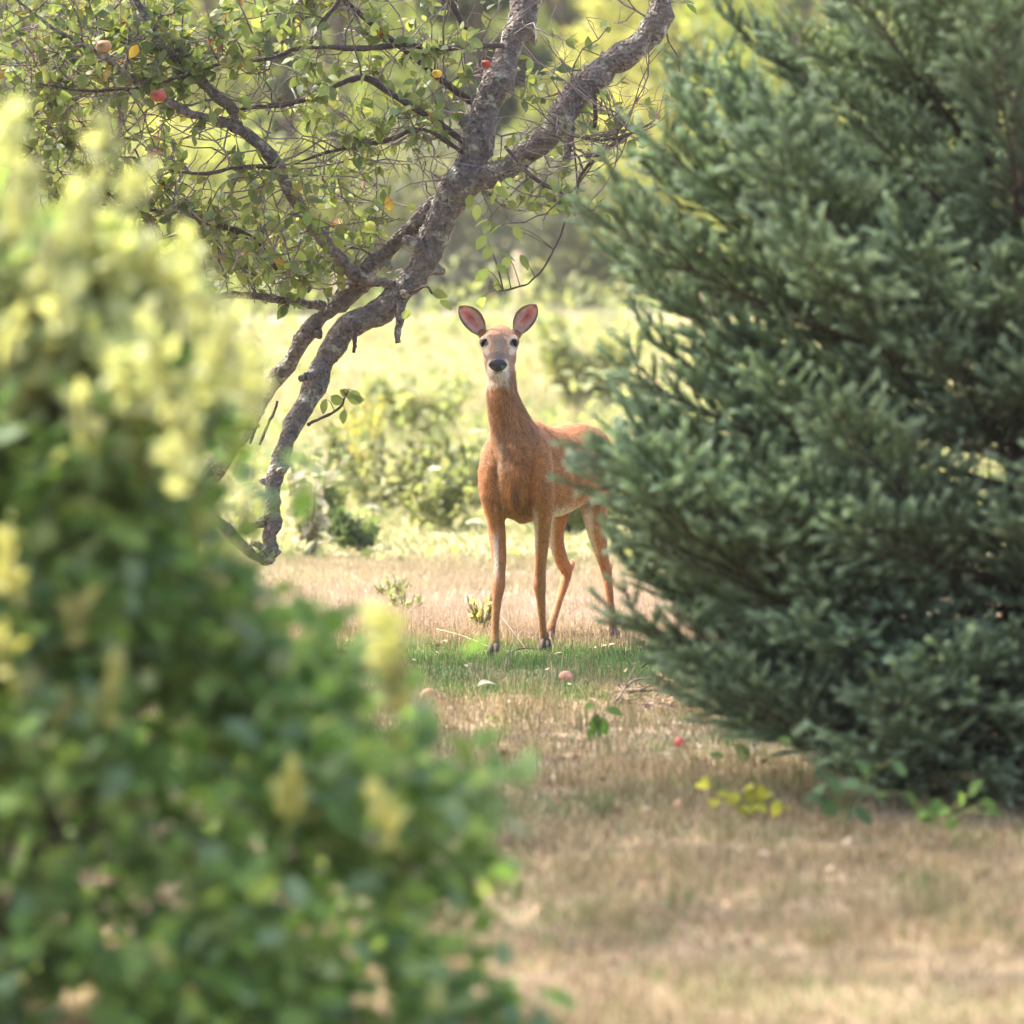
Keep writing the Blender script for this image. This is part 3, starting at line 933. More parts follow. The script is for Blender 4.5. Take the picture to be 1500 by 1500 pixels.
def build_apple():
    base = P(205, 985, 22.75)
    base[2] = 0.0
    root = thing('apple_tree', 'old crooked apple tree with lichened limbs arching over the gap', 'tree', base)
    r = np.random.default_rng(21)
    for name, st in LIMBS:
        p, rad = path3(st, 5)
        p = p + np.stack([np.convolve(r.normal(0, .009, len(p)), np.ones(3) / 3, 'same') for _ in range(3)], 1)
        rad = rad * (1 + .2 * np.convolve(r.normal(0, 1, len(p)), np.ones(3) / 3, 'same'))
        mb = MB()
        loft(mb, p - base, rad, n=14, wob=.16, r=r)
        for _ in range(9):      # knots and broken stubs
            i = r.integers(2, len(p) - 3)
            dd = unit(np.cross(unit(p[i + 1] - p[i]), r.normal(0, 1, 3)))
            q0 = p[i] - base + dd * rad[i] * .6
            L_ = rad[i] * (.6 + 1.3 * r.random() ** 2)
            w_ = rad[i] * (.3 + .25 * r.random())
            loft(mb, np.array([q0, q0 + dd * L_ * .6, q0 + dd * L_ + r.normal(0, .006, 3)]), [w_ * 1.3, w_, w_ * .6], n=8, wob=.3, r=r)
        mb.obj(name, M_APPLE_BARK, root)
    paths = []
    for st in BRANCHES:
        p, rad = path3(st, 5)
        p = p + np.stack([np.convolve(r.normal(0, .006, len(p)), np.ones(3) / 3, 'same') for _ in range(3)], 1) * smooth(0, 4, np.arange(len(p)))[:, None]
        paths.append((p, rad))
        mb = MB()
        loft(mb, p - base, np.maximum(rad * (1 + .1 * r.normal(0, 1, len(p))), .0035), n=8, wob=.15, r=r, C=(.075, .055, .05))
        mb.obj('branch', M_APPLE_BARK if rad.max() > .02 else M_TWIG, root)
    tw = MB()
    lp, ld = [], []

    def twig(p0, d, L, rad, depth, bare=False):
        k = 6
        pts = [np.array(p0)]
        d = unit(d)
        for i in range(k):
            d = unit(d + r.normal(0, .26, 3) + np.array((0, 0, .03)))
            pts.append(pts[-1] + d * L / k)
        pts = np.array(pts)
        ex, ey = proj(pts[-1])
        if not (twig_ok(ex, ey)):
            return
        if 260 < ex < 440 and 110 < ey < 300 and r.random() < .6:
            return
        sh = .7 + .8 * r.random()
        loft(tw, pts - base, np.linspace(rad, rad * .45, k + 1), n=4, C=np.array((.15, .12, .115)) * sh)
        for i in range(1, k + 1):
            x_, y_ = proj(pts[i])
            dens = .15 if y_ < 330 else .14
            if x_ > 640: dens *= .6
            if y_ < -40: dens = .10
            if r.random() < dens and not bare:
                lp.append(pts[i])
                ld.append(d)
        if depth < 2:
            for _ in range(2 if depth else 3):
                i = r.integers(1, k)
                dd = unit(np.cross(d, r.normal(0, 1, 3))) * .9 + d * .6
                twig(pts[i], dd, L * (.35 + .3 * r.random()), rad * .62, depth + 1, bare)

    for j, (p, rad) in enumerate(paths):
        if 13 <= j <= 18 or 20 <= j <= 27:
            continue
        seg = np.linalg.norm(np.diff(p, axis=0), axis=1).sum()
        for _ in range(int(seg / .085)):
            i = r.integers(2, len(p))
            tg = unit(p[min(i, len(p) - 1)] - p[i - 1])
            d = unit(np.cross(tg, r.normal(0, 1, 3))) * (.9, .8, .9) + tg * .5 + np.array((-.1, 0, .05))
            twig(p[i], d, .14 + .26 * r.random(), .0042, 0)
    for st, cnt in ((LIMBS[1][1], 30), (LIMBS[2][1], 26), (LIMBS[3][1][7:], 14)):
        p, rad = path3(st, 5)
        for _ in range(cnt):
            i = r.integers(4, len(p))
            x_, y_ = proj(p[i])
            d = unit(r.normal(0, 1, 3)) * (1, .8, .9)
            twig(p[i], d, .2 + .3 * r.random(), .005, 0)
    for k_ in range(230):
        a_, b_ = (180 + 330 * r.random(), 230 + 190 * r.random()) if k_ < 70 else (-80 + 520 * r.random(), -60 + 400 * r.random())
        Y_ = 21.5 + .9 * r.random()
        twig(P(a_, b_, Y_), r.normal(0, 1, 3) * (1, .6, .8), (.22 + .3 * r.random()), .0042, 0)
    for k_ in range(80):
        p, rad = paths[r.integers(0, 12)]
        i = r.integers(1, len(p))
        twig(p[i], r.normal(0, 1, 3) * (1, .6, .8) + (-.3, 0, 0), .3 + .35 * r.random(), .0045, 0, True)
    # the few leaves hanging in the gap by hand
    hand = [(700, 300), (715, 322), (735, 330), (720, 362), (755, 330), (690, 285), (745, 290), (770, 300), (712, 345), (735, 372), (728, 387), (715, 395), (745, 375), (740, 432), (768, 300), (790, 290),
            (705, 436), (762, 374), (722, 418), (645, 440), (632, 428), (588, 458), (498, 572), (510, 585), (485, 580), (515, 572), (505, 600), (478, 585), (720, 300), (780, 275), (800, 268), (730, 265), (825, 300), (755, 268)]
    P0 = np.array([P(a, b_, 21.68 if b_ < 410 or a > 650 else 21.8) for a, b_ in hand])
    allp = np.concatenate([p for p, _ in paths])
    for q in P0:
        w = allp[np.argmin(((allp - q) ** 2).sum(1))]
        loft(tw, catmull([w, (w + q) / 2 + (0, 0, .012), q], 4) - base, np.linspace(.0024, .0012, 9), n=4, C=(.12, .1, .08))
    stuff(tw.obj('twigs', M_TWIG, root))
    idx = np.repeat(np.arange(len(lp)), r.integers(1, 4, len(lp)))
    pos = np.array(lp)[idx]
    dd = unit(np.array(ld)[idx] * .5 + r.normal(0, .75, (len(idx), 3)) + np.array((0, -.05, -.12)))
    pos = pos + dd * .006
    nr = unit(np.array((0, -.35, .8)) + r.normal(0, .55, (len(idx), 3)))
    size = .04 + .034 * r.random(len(idx))
    C = np.array(APPLE_GREENS)[r.integers(0, len(APPLE_GREENS), len(idx))]
    odd = r.random(len(idx)) < .02
    C[odd] = np.array(APPLE_ODD)[r.integers(0, 3, odd.sum())]
    # the limbs stay in front
    px, py = proj(pos)
    keep = np.ones(len(pos), bool)
    for name, st in LIMBS:
        p, rad = path3(st, 6)
        lx, ly = proj(p)
        for a, b_, rr, Yl in zip(lx, ly, rad * F_PX / 22, p[:, 1]):
            keep &= ~((np.hypot(px - a, py - b_) < rr + 8) & (pos[:, 1] < Yl + .02) & (r.random(len(pos)) < .8))
    pos, dd, nr, size, C = pos[keep], dd[keep], nr[keep], size[keep], C[keep]
    nh = len(P0)
    pos = np.vstack([pos, P0])
    dd = np.vstack([dd, unit(r.normal(0, .6, (nh, 3)) * (1, .5, .5) + np.array((-.2, 0, -.3)))])
    nr = np.vstack([nr, unit(np.array((0, -.7, .6)) + r.normal(0, .35, (nh, 3)))])
    size = np.concatenate([size, .06 + .015 * r.random(nh)])
    C = np.vstack([C, np.array(APPLE_GREENS)[r.integers(1, 3, nh)]])
    px, py = proj(pos)
    pick = size * (abs(nr[:, 1]) + .3) * ((px > 0) & (px < 1010) & (py > 0))
    pick[-nh:] = 1
    meshes = leaf_meshes('leaf', M_APPLE_LEAF, APPLE_GREENS + APPLE_ODD)
    split_leaves(root, 'leaf', M_APPLE_LEAF, meshes, pick, pos, dd, nr, size, C, leaf_shape(4), 'leaves')
    # hanging fruit
    for a, b_, Y, c1, lab in ((152, 68, 21.3, (.42, .24, .12), 'tan apple with a brown spot hanging from the upper left branch'),
                              (333, 90, 21.5, (.30, .33, .12), 'pale green apple hanging from the branch left of the middle'),
                              (232, 140, 21.35, (.38, .08, .07), 'red apple hanging among leaves on the tree')):
        apple(P(a, b_, Y), .033, c1, lab, hang=True)
    for a, b_, Y, c1, lab in ((712, 94, 21.9, (.32, .05, .04), 'small dark red crab apple on the central limb'),
                              (640, 108, 21.7, (.60, .40, .05), 'small yellow apple left of the central limb')):
        apple(P(a, b_, Y), .022, c1, lab, hang=True)


def apple(pos, rad, col, label, hang=False, squash=.86, rot=0.0):
    root = thing('apple', label, 'apple', pos, 'hanging apples' if hang else 'windfall apples')
    nu, nv = 18, 12
    V, C = [], []
    for i in range(nv + 1):
        th = math.pi * i / nv
        rr = math.sin(th) * (1 + .08 * math.cos(th))
        zz = math.cos(th) * squash - .22 * math.exp(-(th / .35) ** 2) + .14 * math.exp(-((math.pi - th) / .3) ** 2)
        for j in range(nu):
            a = 2 * math.pi * j / nu
            lump = 1 + .04 * math.sin(5 * a) * max(0, math.cos(th) * -1)
            V.append((rr * lump * math.cos(a) * rad, rr * lump * math.sin(a) * rad, zz * rad))
            t = .5 + .5 * math.sin(a + 1.0 + th)
            c_ = np.array(col) * (.75 + .4 * t) + np.array((.06, .05, .01)) * (1 - t)
            br = math.exp(-((a - 4.3) / .55) ** 2 - ((th - 1.3) / .4) ** 2)
            C.append(c_ * (1 - .75 * br) + np.array((.10, .055, .03)) * .75 * br)
    i = np.arange(nv)[:, None] * nu
    j = np.arange(nu)[None]
    Fq = np.stack([i + j, i + nu + j, i + nu + (j + 1) % nu, i + (j + 1) % nu], -1).reshape(-1, 4)
    mb = MB()
    mb.add(V, Fq, np.array(C))
    sk = mb.obj('skin', M_FRUIT, root)
    mb = MB()
    z0 = rad * squash * .72
    L = .03 if hang else .012
    loft(mb, np.array([(0, 0, z0), (.002, .001, z0 + L * .5), (.005, 0, z0 + L)]), .0018, n=5, C=(.06, .04, .03))
    mb.obj('stalk', M_TWIG, root)
    root.rotation_euler = (rot * .8, rot, rot * 2)
    return root


build_apple()


# ------------------------------------------------------------------ the spruce
def needle_set(mb, pts, dens, ln, col, r):
    seg = np.diff(pts, axis=0)
    L = np.linalg.norm(seg, axis=1)
    n = max(4, int(L.sum() * dens))
    u = np.sort(r.random(n)) * L.sum()
    cum = np.concatenate([[0], np.cumsum(L)])
    i = np.clip(np.searchsorted(cum, u) - 1, 0, len(seg) - 1)
    p = pts[i] + seg[i] * ((u - cum[i]) / L[i])[:, None]
    t = unit(seg[i])
    rd = r.normal(0, 1, (n, 3))
    rd = unit(rd - (rd * t).sum(1, keepdims=True) * t) + np.array((0, 0, .35))
    d = unit(t * .95 + rd * .6)
    l = ln * (.7 + .5 * r.random(n))
    sd = unit(np.cross(d, r.normal(0, 1, (n, 3)))) * .0017
    V = np.stack([p - sd, p + sd, p + d * l[:, None] + sd * .4, p + d * l[:, None] - sd * .4], 1).reshape(-1, 3)
    newg = smooth(.45, 1, u / L.sum())
    c = (np.array(col) * (1 - newg[:, None]) + np.array((.33, .43, .26)) * newg[:, None]) * (.7 + .6 * r.random((n, 1)))
    o = np.arange(n)[:, None] * 4
    mb.add(V, o + [0, 1, 2, 3], np.repeat(c, 4, 0), 1)


MAIN_END = {}


def bough_mesh(seed, L=1.35):
    r = np.random.default_rng(seed)
    mb = MB()

    def curve(p0, d, L, k=5, up=.04, w=.05):
        pts = [np.array(p0, float)]
        d = unit(d)
        for _ in range(k):
            d = unit(d + r.normal(0, w, 3) + np.array((0, 0, up)))
            pts.append(pts[-1] + d * L / k)
        return np.array(pts)

    brown = (.06, .043, .03)
    green = np.array((.12, .175, .085)) * (.85 + .3 * r.random())
    main = curve((0, 0, 0), (1, 0, -.16), L, 9, .055, .05)
    loft(mb, main, np.linspace(.014, .003, len(main)), n=5, C=brown)
    MAIN_END[seed] = tuple(main[-1])
    needle_set(mb, main[2:], 700, .023, green, r)
    for t in np.linspace(.16, .97, 16):
        for s in (-1, 1):
            f = t * (len(main) - 1)
            i = min(int(f), len(main) - 2)
            p0 = main[i] + (main[i + 1] - main[i]) * (f - i)
            tg = unit(main[i + 1] - main[i])
            l = (.12 + .40 * (1 - t) * min(1, .45 + t)) * (.6 + .7 * r.random())
            dy = np.array((0, s, 0)) * (.8 + .2 * r.random())
            lat = curve(p0, tg * .85 + dy * .68 + np.array((0, 0, r.normal(.06, .16))), l, 4, .03, .09)
            loft(mb, lat, np.linspace(.0045, .002, 5), n=3, C=brown, cap=False)
            if t > .22:
                needle_set(mb, lat[1:], 760, .023, green, r)
            m = int(l / .056)
            for q in range(m):
                tt = (q + .8) / (m + .6)
                if t < .3 and tt < .4: continue
                f2 = tt * 4
                i2 = min(int(f2), 3)
                pp = lat[i2] + (lat[i2 + 1] - lat[i2]) * (f2 - i2)
                tg2 = unit(lat[i2 + 1] - lat[i2])
                s2 = 1 if q % 2 else -1
                sd = unit(np.cross(tg2, (0, 0, 1))) * s2
                sl = (.095 + .06 * (1 - tt)) * (.65 + .7 * r.random())
                sub = curve(pp, tg2 * .85 + sd * .52 + np.array((0, 0, r.normal(.10, .24))), sl, 2, .05, .04)
                needle_set(mb, sub, 1000, .023, green, r)
    return mb.mesh('bough', [M_WOOD, M_NEEDLE], shade=False)


def build_spruce():
    cx, cy = 1.60, 16.2
    root = thing('spruce_tree', 'dense dark blue green spruce reaching in from the right', 'tree', (cx, cy, 0))
    mb = MB()
    zz = np.linspace(-.1, 5.2, 30)
    loft(mb, np.stack([.02 * np.sin(zz), .02 * np.cos(zz * 1.3), zz], 1), np.interp(zz, [0, 5.2], [.085, .008]), n=10, wob=.15, C=(.075, .055, .042))
    mb.obj('trunk', M_WOOD, root)
    meshes = [bough_mesh(300 + k) for k in range(9)]
    ends = [MAIN_END[300 + k] for k in range(9)]
    r = np.random.default_rng(5)

    def put(z0, az, el, L, roll=0.0, k=None):
        o = bpy.data.objects.new('bough', meshes[r.integers(0, len(meshes)) if k is None else k])
        COL.objects.link(o)
        o.parent = root
        o.rotation_mode = 'XYZ'
        m = Matrix.Translation((0, 0, z0)) @ Matrix.Rotation(az, 4, 'Z') @ Matrix.Rotation(-el, 4, 'Y') @ Matrix.Rotation(roll, 4, 'X') @ Matrix.Scale(L / 1.35, 4)
        o.matrix_local = m

    z0 = .04
    while z0 < 4.9:
        R = np.interp(z0, [.05, .2, .4, .75, 1.25, 1.85, 2.6, 3.6, 5.0], [.95, 1.08, 1.3, 1.38, 1.5, 1.10, .85, .55, .2])
        el = np.interp(z0, [0, .3, .6, 1.2, 2.5, 4, 5], [-.02, .12, .24, .36, .46, .55, .7])
        n = 7 if z0 < 3 else 6
        off = r.random() * 7
        for k in range(n):
            az = off + 2 * math.pi * k / n + r.normal(0, .22)
            put(z0 + r.normal(0, .05), az, el + r.normal(0, .12), R * (.70 + .28 * r.random()), r.normal(0, .35))
        z0 += .2 if .95 < z0 < 2.0 else .165 if z0 < 2.6 else .2
    # the long low boughs that reach in front of the doe
    def aim(px, py, Y, z0, k, roll=0.0):
        t = Vector(P(px, py, Y)) - Vector((cx, cy, z0))
        az = math.atan2(t.y, t.x)
        e = Matrix.Rotation(az, 3, 'Z') @ Vector(ends[k])
        q = e.rotation_difference(t)
        o = bpy.data.objects.new('bough', meshes[k])
        COL.objects.link(o)
        o.parent = root
        o.matrix_local = (Matrix.Translation((0, 0, z0)) @ q.to_matrix().to_4x4() @ Matrix.Rotation(az, 4, 'Z') @ Matrix.Rotation(roll, 4, 'X')
                          @ Matrix.Scale(t.length / Vector(ends[k]).length, 4))

    for i_, (a_, b_, Y_) in enumerate([(1003, 84, 16.3), (985, 8, 16.1), (926, 128, 16.2), (960, 60, 16.5), (884, 238, 16.3), (849, 284, 16.1), (846, 304, 15.7), (850, 374, 16.2), (858, 394, 15.9), (905, 190, 15.9),
                                       (888, 480, 16.2), (876, 512, 15.9), (876, 559, 16.3), (900, 600, 16.0), (826, 640, 15.5), (812, 668, 15.3), (832, 704, 15.5), (834, 756, 15.4), (850, 690, 15.2),
                                       (846, 828, 15.8), (868, 880, 15.6), (908, 932, 15.8), (960, 965, 15.5), (1016, 1008, 15.4), (880, 800, 16.1), (895, 850, 16.2)]):
        zt = EYE - (b_ - HOR) / F_PX * Y_
        a_ += 122 if Y_ < 15.6 and a_ < 860 else 66
        b_ += 12
        aim(a_, b_, Y_, max(.06, zt - np.interp(zt, [.0, .5, 1.2, 2.5], [.12, .38, .5, .58])), i_ % 9, r.normal(0, .25))
    for k in range(12):
        put(.45 + .1 * k, math.radians(225 + 75 * r.random()), .25 + r.normal(0, .12), 1.2 + .25 * r.random(), r.normal(0, .35))
    for k in range(6):
        put(.4 + .18 * k, math.radians(265 + 60 * r.random()), .2, 1.1 + .2 * r.random(), r.normal(0, .35))
    aim(908, 672, 15.4, .62, 4, .3)
    aim(915, 722, 15.3, .5, 7, -.2)
    # drooping skirt that brushes the ground
    for k in range(26):
        put(.28 + .3 * r.random(), math.radians(208 + 100 * r.random()), -.12 - .16 * r.random(), 1.0 + .3 * r.random(), r.normal(0, .4))


build_spruce()


# ------------------------------------------------------------------ the foreground bush
def build_bush():
    YB = 10.3
    K = YB / F_PX
    cx, cy = -1.28, YB + .1
    base = np.array((cx, cy, 0.0))
    root = thing('bush', 'leafy green bush with pale yellow shoots and sunlight coloured into its top, close to the camera on the left', 'bush', base)
    r = np.random.default_rng(33)
    # outline read as height -> reach to the right of the bush axis
    oy = np.array([1520, 1400, 1270, 1200, 1130, 1060, 990, 930, 880, 820, 740, 650, 575, 525, 475, 430, 390, 350, 315])
    ox = np.array([790, 780, 745, 722, 695, 650, 590, 525, 430, 385, 375, 375, 380, 345, 300, 265, 215, 150, 40])
    zz = EYE - (oy - HOR) * K
    rr_ = (ox - 750) * K - cx
    top = zz.max()

    def prof(z):
        return np.interp(z, zz, rr_ * (.98 + .07 * smooth(.95, 1.02, zz) * smooth(1.42, 1.3, zz)))

    n = 52000
    z = .0 + top * r.random(n)
    a = r.random(n) * 2 * math.pi
    sh = 1 + .34 * (vnoise(a * 3.5 + 20, z * 5, 1.0, 70) - .6)
    R = prof(z) * (1.0 - .5 * r.random(n) ** 1.4 + .10 * r.random(n) ** 3 * (z < 1.1)) * sh
    pos = base + np.stack([R * np.cos(a), .7 * R * np.sin(a), z + r.normal(0, .02, n)], 1)
    cl = vnoise(pos[:, 0] * 7 + 40, pos[:, 2] * 7 + pos[:, 1] * 3, 1.0, 71)
    keep = ((cl > .47) | (r.random(n) < .12)) & ((a > math.pi * .95) | (r.random(n) < .3) | (z > 1.4))
    pos, a, z, cl, R = pos[keep], a[keep], z[keep], cl[keep], R[keep]
    n = len(pos)
    out = np.stack([np.cos(a), np.sin(a), .25 + .6 * (z > 1.6)], 1)
    d = unit(out * .7 + r.normal(0, .6, (n, 3)))
    nr = unit(np.array((0, 0, 1)) + out * .5 + r.normal(0, .45, (n, 3)))
    size = .05 + .04 * r.random(n)
    pal = np.array([(.13, .23, .06), (.19, .31, .08), (.26, .37, .11), (.22, .31, .17)])
    C = pal[r.integers(0, 4, n)]
    young_sunlit = (r.random(n) < .07 + .9 * smooth(1.2, 1.42, z) * smooth(.4, .6, cl))  # some new growth throughout; towards the top, sunlight painted into the leaf colour
    C[young_sunlit] = np.array((.34, .38, .165)) * (.8 + .4 * r.random((young_sunlit.sum(), 1)))
    px, py = proj(pos)
    vis = (px > -20) & (px < 790) & (py < 1500) & (np.sin(a) < .1)
    pick = size * vis * (1 + R / prof(z))
    palette = [tuple(c) for c in pal] + [(.34, .38, .165)]
    meshes = leaf_meshes('leaf', M_BUSH_LEAF, palette, wmax=.34)
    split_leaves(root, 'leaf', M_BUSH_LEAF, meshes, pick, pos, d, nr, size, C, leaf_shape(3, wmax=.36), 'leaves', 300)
    for k in range(34):
        az = r.random() * 2 * math.pi
        zt = .5 + 1.3 * r.random()
        rr = prof(zt) * .95
        tip = np.array((math.cos(az) * rr, .7 * math.sin(az) * rr, zt))
        b0 = np.array((math.cos(az), math.sin(az), 0)) * .15
        mid = (b0 + tip) / 2 + np.array((0, 0, .15)) + r.normal(0, .04, 3)
        mb = MB()
        pts = catmull([b0 - (0, 0, .05), mid, tip], 6)
        loft(mb, pts, np.linspace(.011, .004, len(pts)), n=6, C=(.12, .085, .065))
        mb.obj('stem', M_TWIG, root)
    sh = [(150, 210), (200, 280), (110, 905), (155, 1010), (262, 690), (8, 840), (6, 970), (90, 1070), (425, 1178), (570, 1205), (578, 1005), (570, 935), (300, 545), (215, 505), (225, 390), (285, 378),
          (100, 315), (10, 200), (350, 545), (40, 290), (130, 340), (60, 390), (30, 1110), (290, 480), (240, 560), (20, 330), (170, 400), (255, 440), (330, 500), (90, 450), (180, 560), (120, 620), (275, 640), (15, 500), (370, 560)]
    for k, (a_, b_) in enumerate(sh):  # low ones are yellow leaves; upper ones carry painted sunlight on the foliage
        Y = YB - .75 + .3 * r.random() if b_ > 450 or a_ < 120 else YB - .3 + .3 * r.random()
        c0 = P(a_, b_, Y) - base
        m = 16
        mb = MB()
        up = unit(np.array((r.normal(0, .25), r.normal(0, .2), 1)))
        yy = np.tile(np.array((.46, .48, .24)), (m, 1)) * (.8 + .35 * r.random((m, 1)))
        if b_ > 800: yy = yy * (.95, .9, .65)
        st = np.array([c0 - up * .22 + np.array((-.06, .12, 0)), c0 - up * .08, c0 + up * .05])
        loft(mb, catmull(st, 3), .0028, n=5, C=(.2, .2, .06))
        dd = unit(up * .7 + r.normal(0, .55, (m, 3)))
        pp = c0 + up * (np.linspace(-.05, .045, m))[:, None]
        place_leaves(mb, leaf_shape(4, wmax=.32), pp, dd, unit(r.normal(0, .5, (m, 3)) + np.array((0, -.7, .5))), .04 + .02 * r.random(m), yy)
        mb.obj('yellow_sunlit_shoot', M_BUSH_LEAF, root)


build_bush()


# ------------------------------------------------------------------ background: fence, trees, weeds
def build_fence():
    y0 = 74.5
    xs = [-12.9, -10.3, -7.7, -5.1, -2.5, .1, 2.7, 5.3, 7.9, 10.5, 13.1]
    root = thing('wire_fence', 'wire mesh fence on pale wooden posts along the far edge of the field', 'fence', (0, y0, float(gz(0., y0))))
    zb = float(gz(0., y0))
    for x in xs:
        z = float(gz(x, y0)) - zb
        mb = MB()
        loft(mb, np.array([(x, 0, z - .3), (x + .01, 0, z + .5), (x, 0, z + 1.02), (x, 0, z + 1.06)]), [.085, .08, .078, .06], n=10, C=(.52, .42, .27))
        mb.obj('post', M_PLAIN, root)
    for k in range(12):
        mb = MB()
        pts = np.array([(x, -.09, float(gz(x, y0)) - zb + .08 + k * .125) for x in np.linspace(-13, 13, 53)])
        loft(mb, pts, .006, n=4, C=(.06, .06, .065))
        mb.obj('wire', M_PLAIN, root)
    mb = MB()
    for x in np.arange(-13, 13, .16):
        z = float(gz(x, y0)) - zb
        loft(mb, np.array([(x, -.1, z + .03), (x, -.1, z + 1.5)]), .005, n=3, C=(.06, .06, .065))
    stuff(mb.obj('wire_mesh', M_PLAIN, root))


build_fence()


def tree_meshes(seed, H, W, C1, C2, n=5200, leaf=.17, conifer=False):
    r = np.random.default_rng(seed)
    tr = MB()
    tz = np.linspace(-.3, H * .8, 8)
    pts = np.stack([np.cumsum(r.normal(0, .08, 8)), np.cumsum(r.normal(0, .08, 8)), tz], 1)
    loft(tr, catmull(pts, 3), np.linspace(H * .022, H * .005, 22), n=9, wob=.1, C=(.09, .07, .055))
    lobes = []
    for k in range(18):
        if conifer:
            t = ((k + r.random()) / 18) ** 1.4
            rr = W * (1 - t) * .6 * r.random()
            c = np.array((math.cos(k * 2.4) * rr, math.sin(k * 2.4) * rr, H * (.03 + .93 * t)))
            rad = np.array((.35, .35, .2)) * W * (1.15 - t)
        else:
            t = (k + r.random()) / 18
            rr = W * math.sqrt(r.random()) * (1 - .5 * abs(t - .4)) * .8
            c = np.array((math.cos(k * 2.4) * rr, math.sin(k * 2.4) * rr, H * (.07 + .83 * t)))
            rad = np.array((.42, .42, .34)) * W * (.6 + .6 * r.random())
            i = int(np.clip(t * 5 + 1, 1, 6))
            loft(tr, catmull([pts[i], (pts[i] + c) / 2 + (0, 0, .2), c], 3), np.linspace(H * .008, H * .002, 7), n=5, C=(.09, .07, .055))
        lobes.append((c, rad))
    cr = MB()
    per = n // len(lobes)
    for c, rad in lobes:
        d = unit(r.normal(0, 1, (per, 3)))
        p = c + d * rad * (.55 + .5 * r.random((per, 1)))
        tone = r.random((per, 1))
        hue = r.random()
        col = (np.array(C1) * hue + np.array(C2) * (1 - hue)) * (.7 + .6 * tone)
        place_leaves(cr, (np.array([(-.35, 0, 0), (.35, 0, 0), (.3, .6, -.05), (-.3, .6, -.05), (0, 1, -.15)]), np.array([(0, 1, 2, 3), (3, 2, 4, 4)])[:1]),
                     p, unit(d + r.normal(0, .7, (per, 3))), unit(r.normal(0, .6, (per, 3)) + (0, 0, .8)), leaf * (.7 + .7 * r.random(per)), col)
    return tr.mesh('trunk', M_WOOD), cr.mesh('crown', M_TREE_LEAF, shade=False)


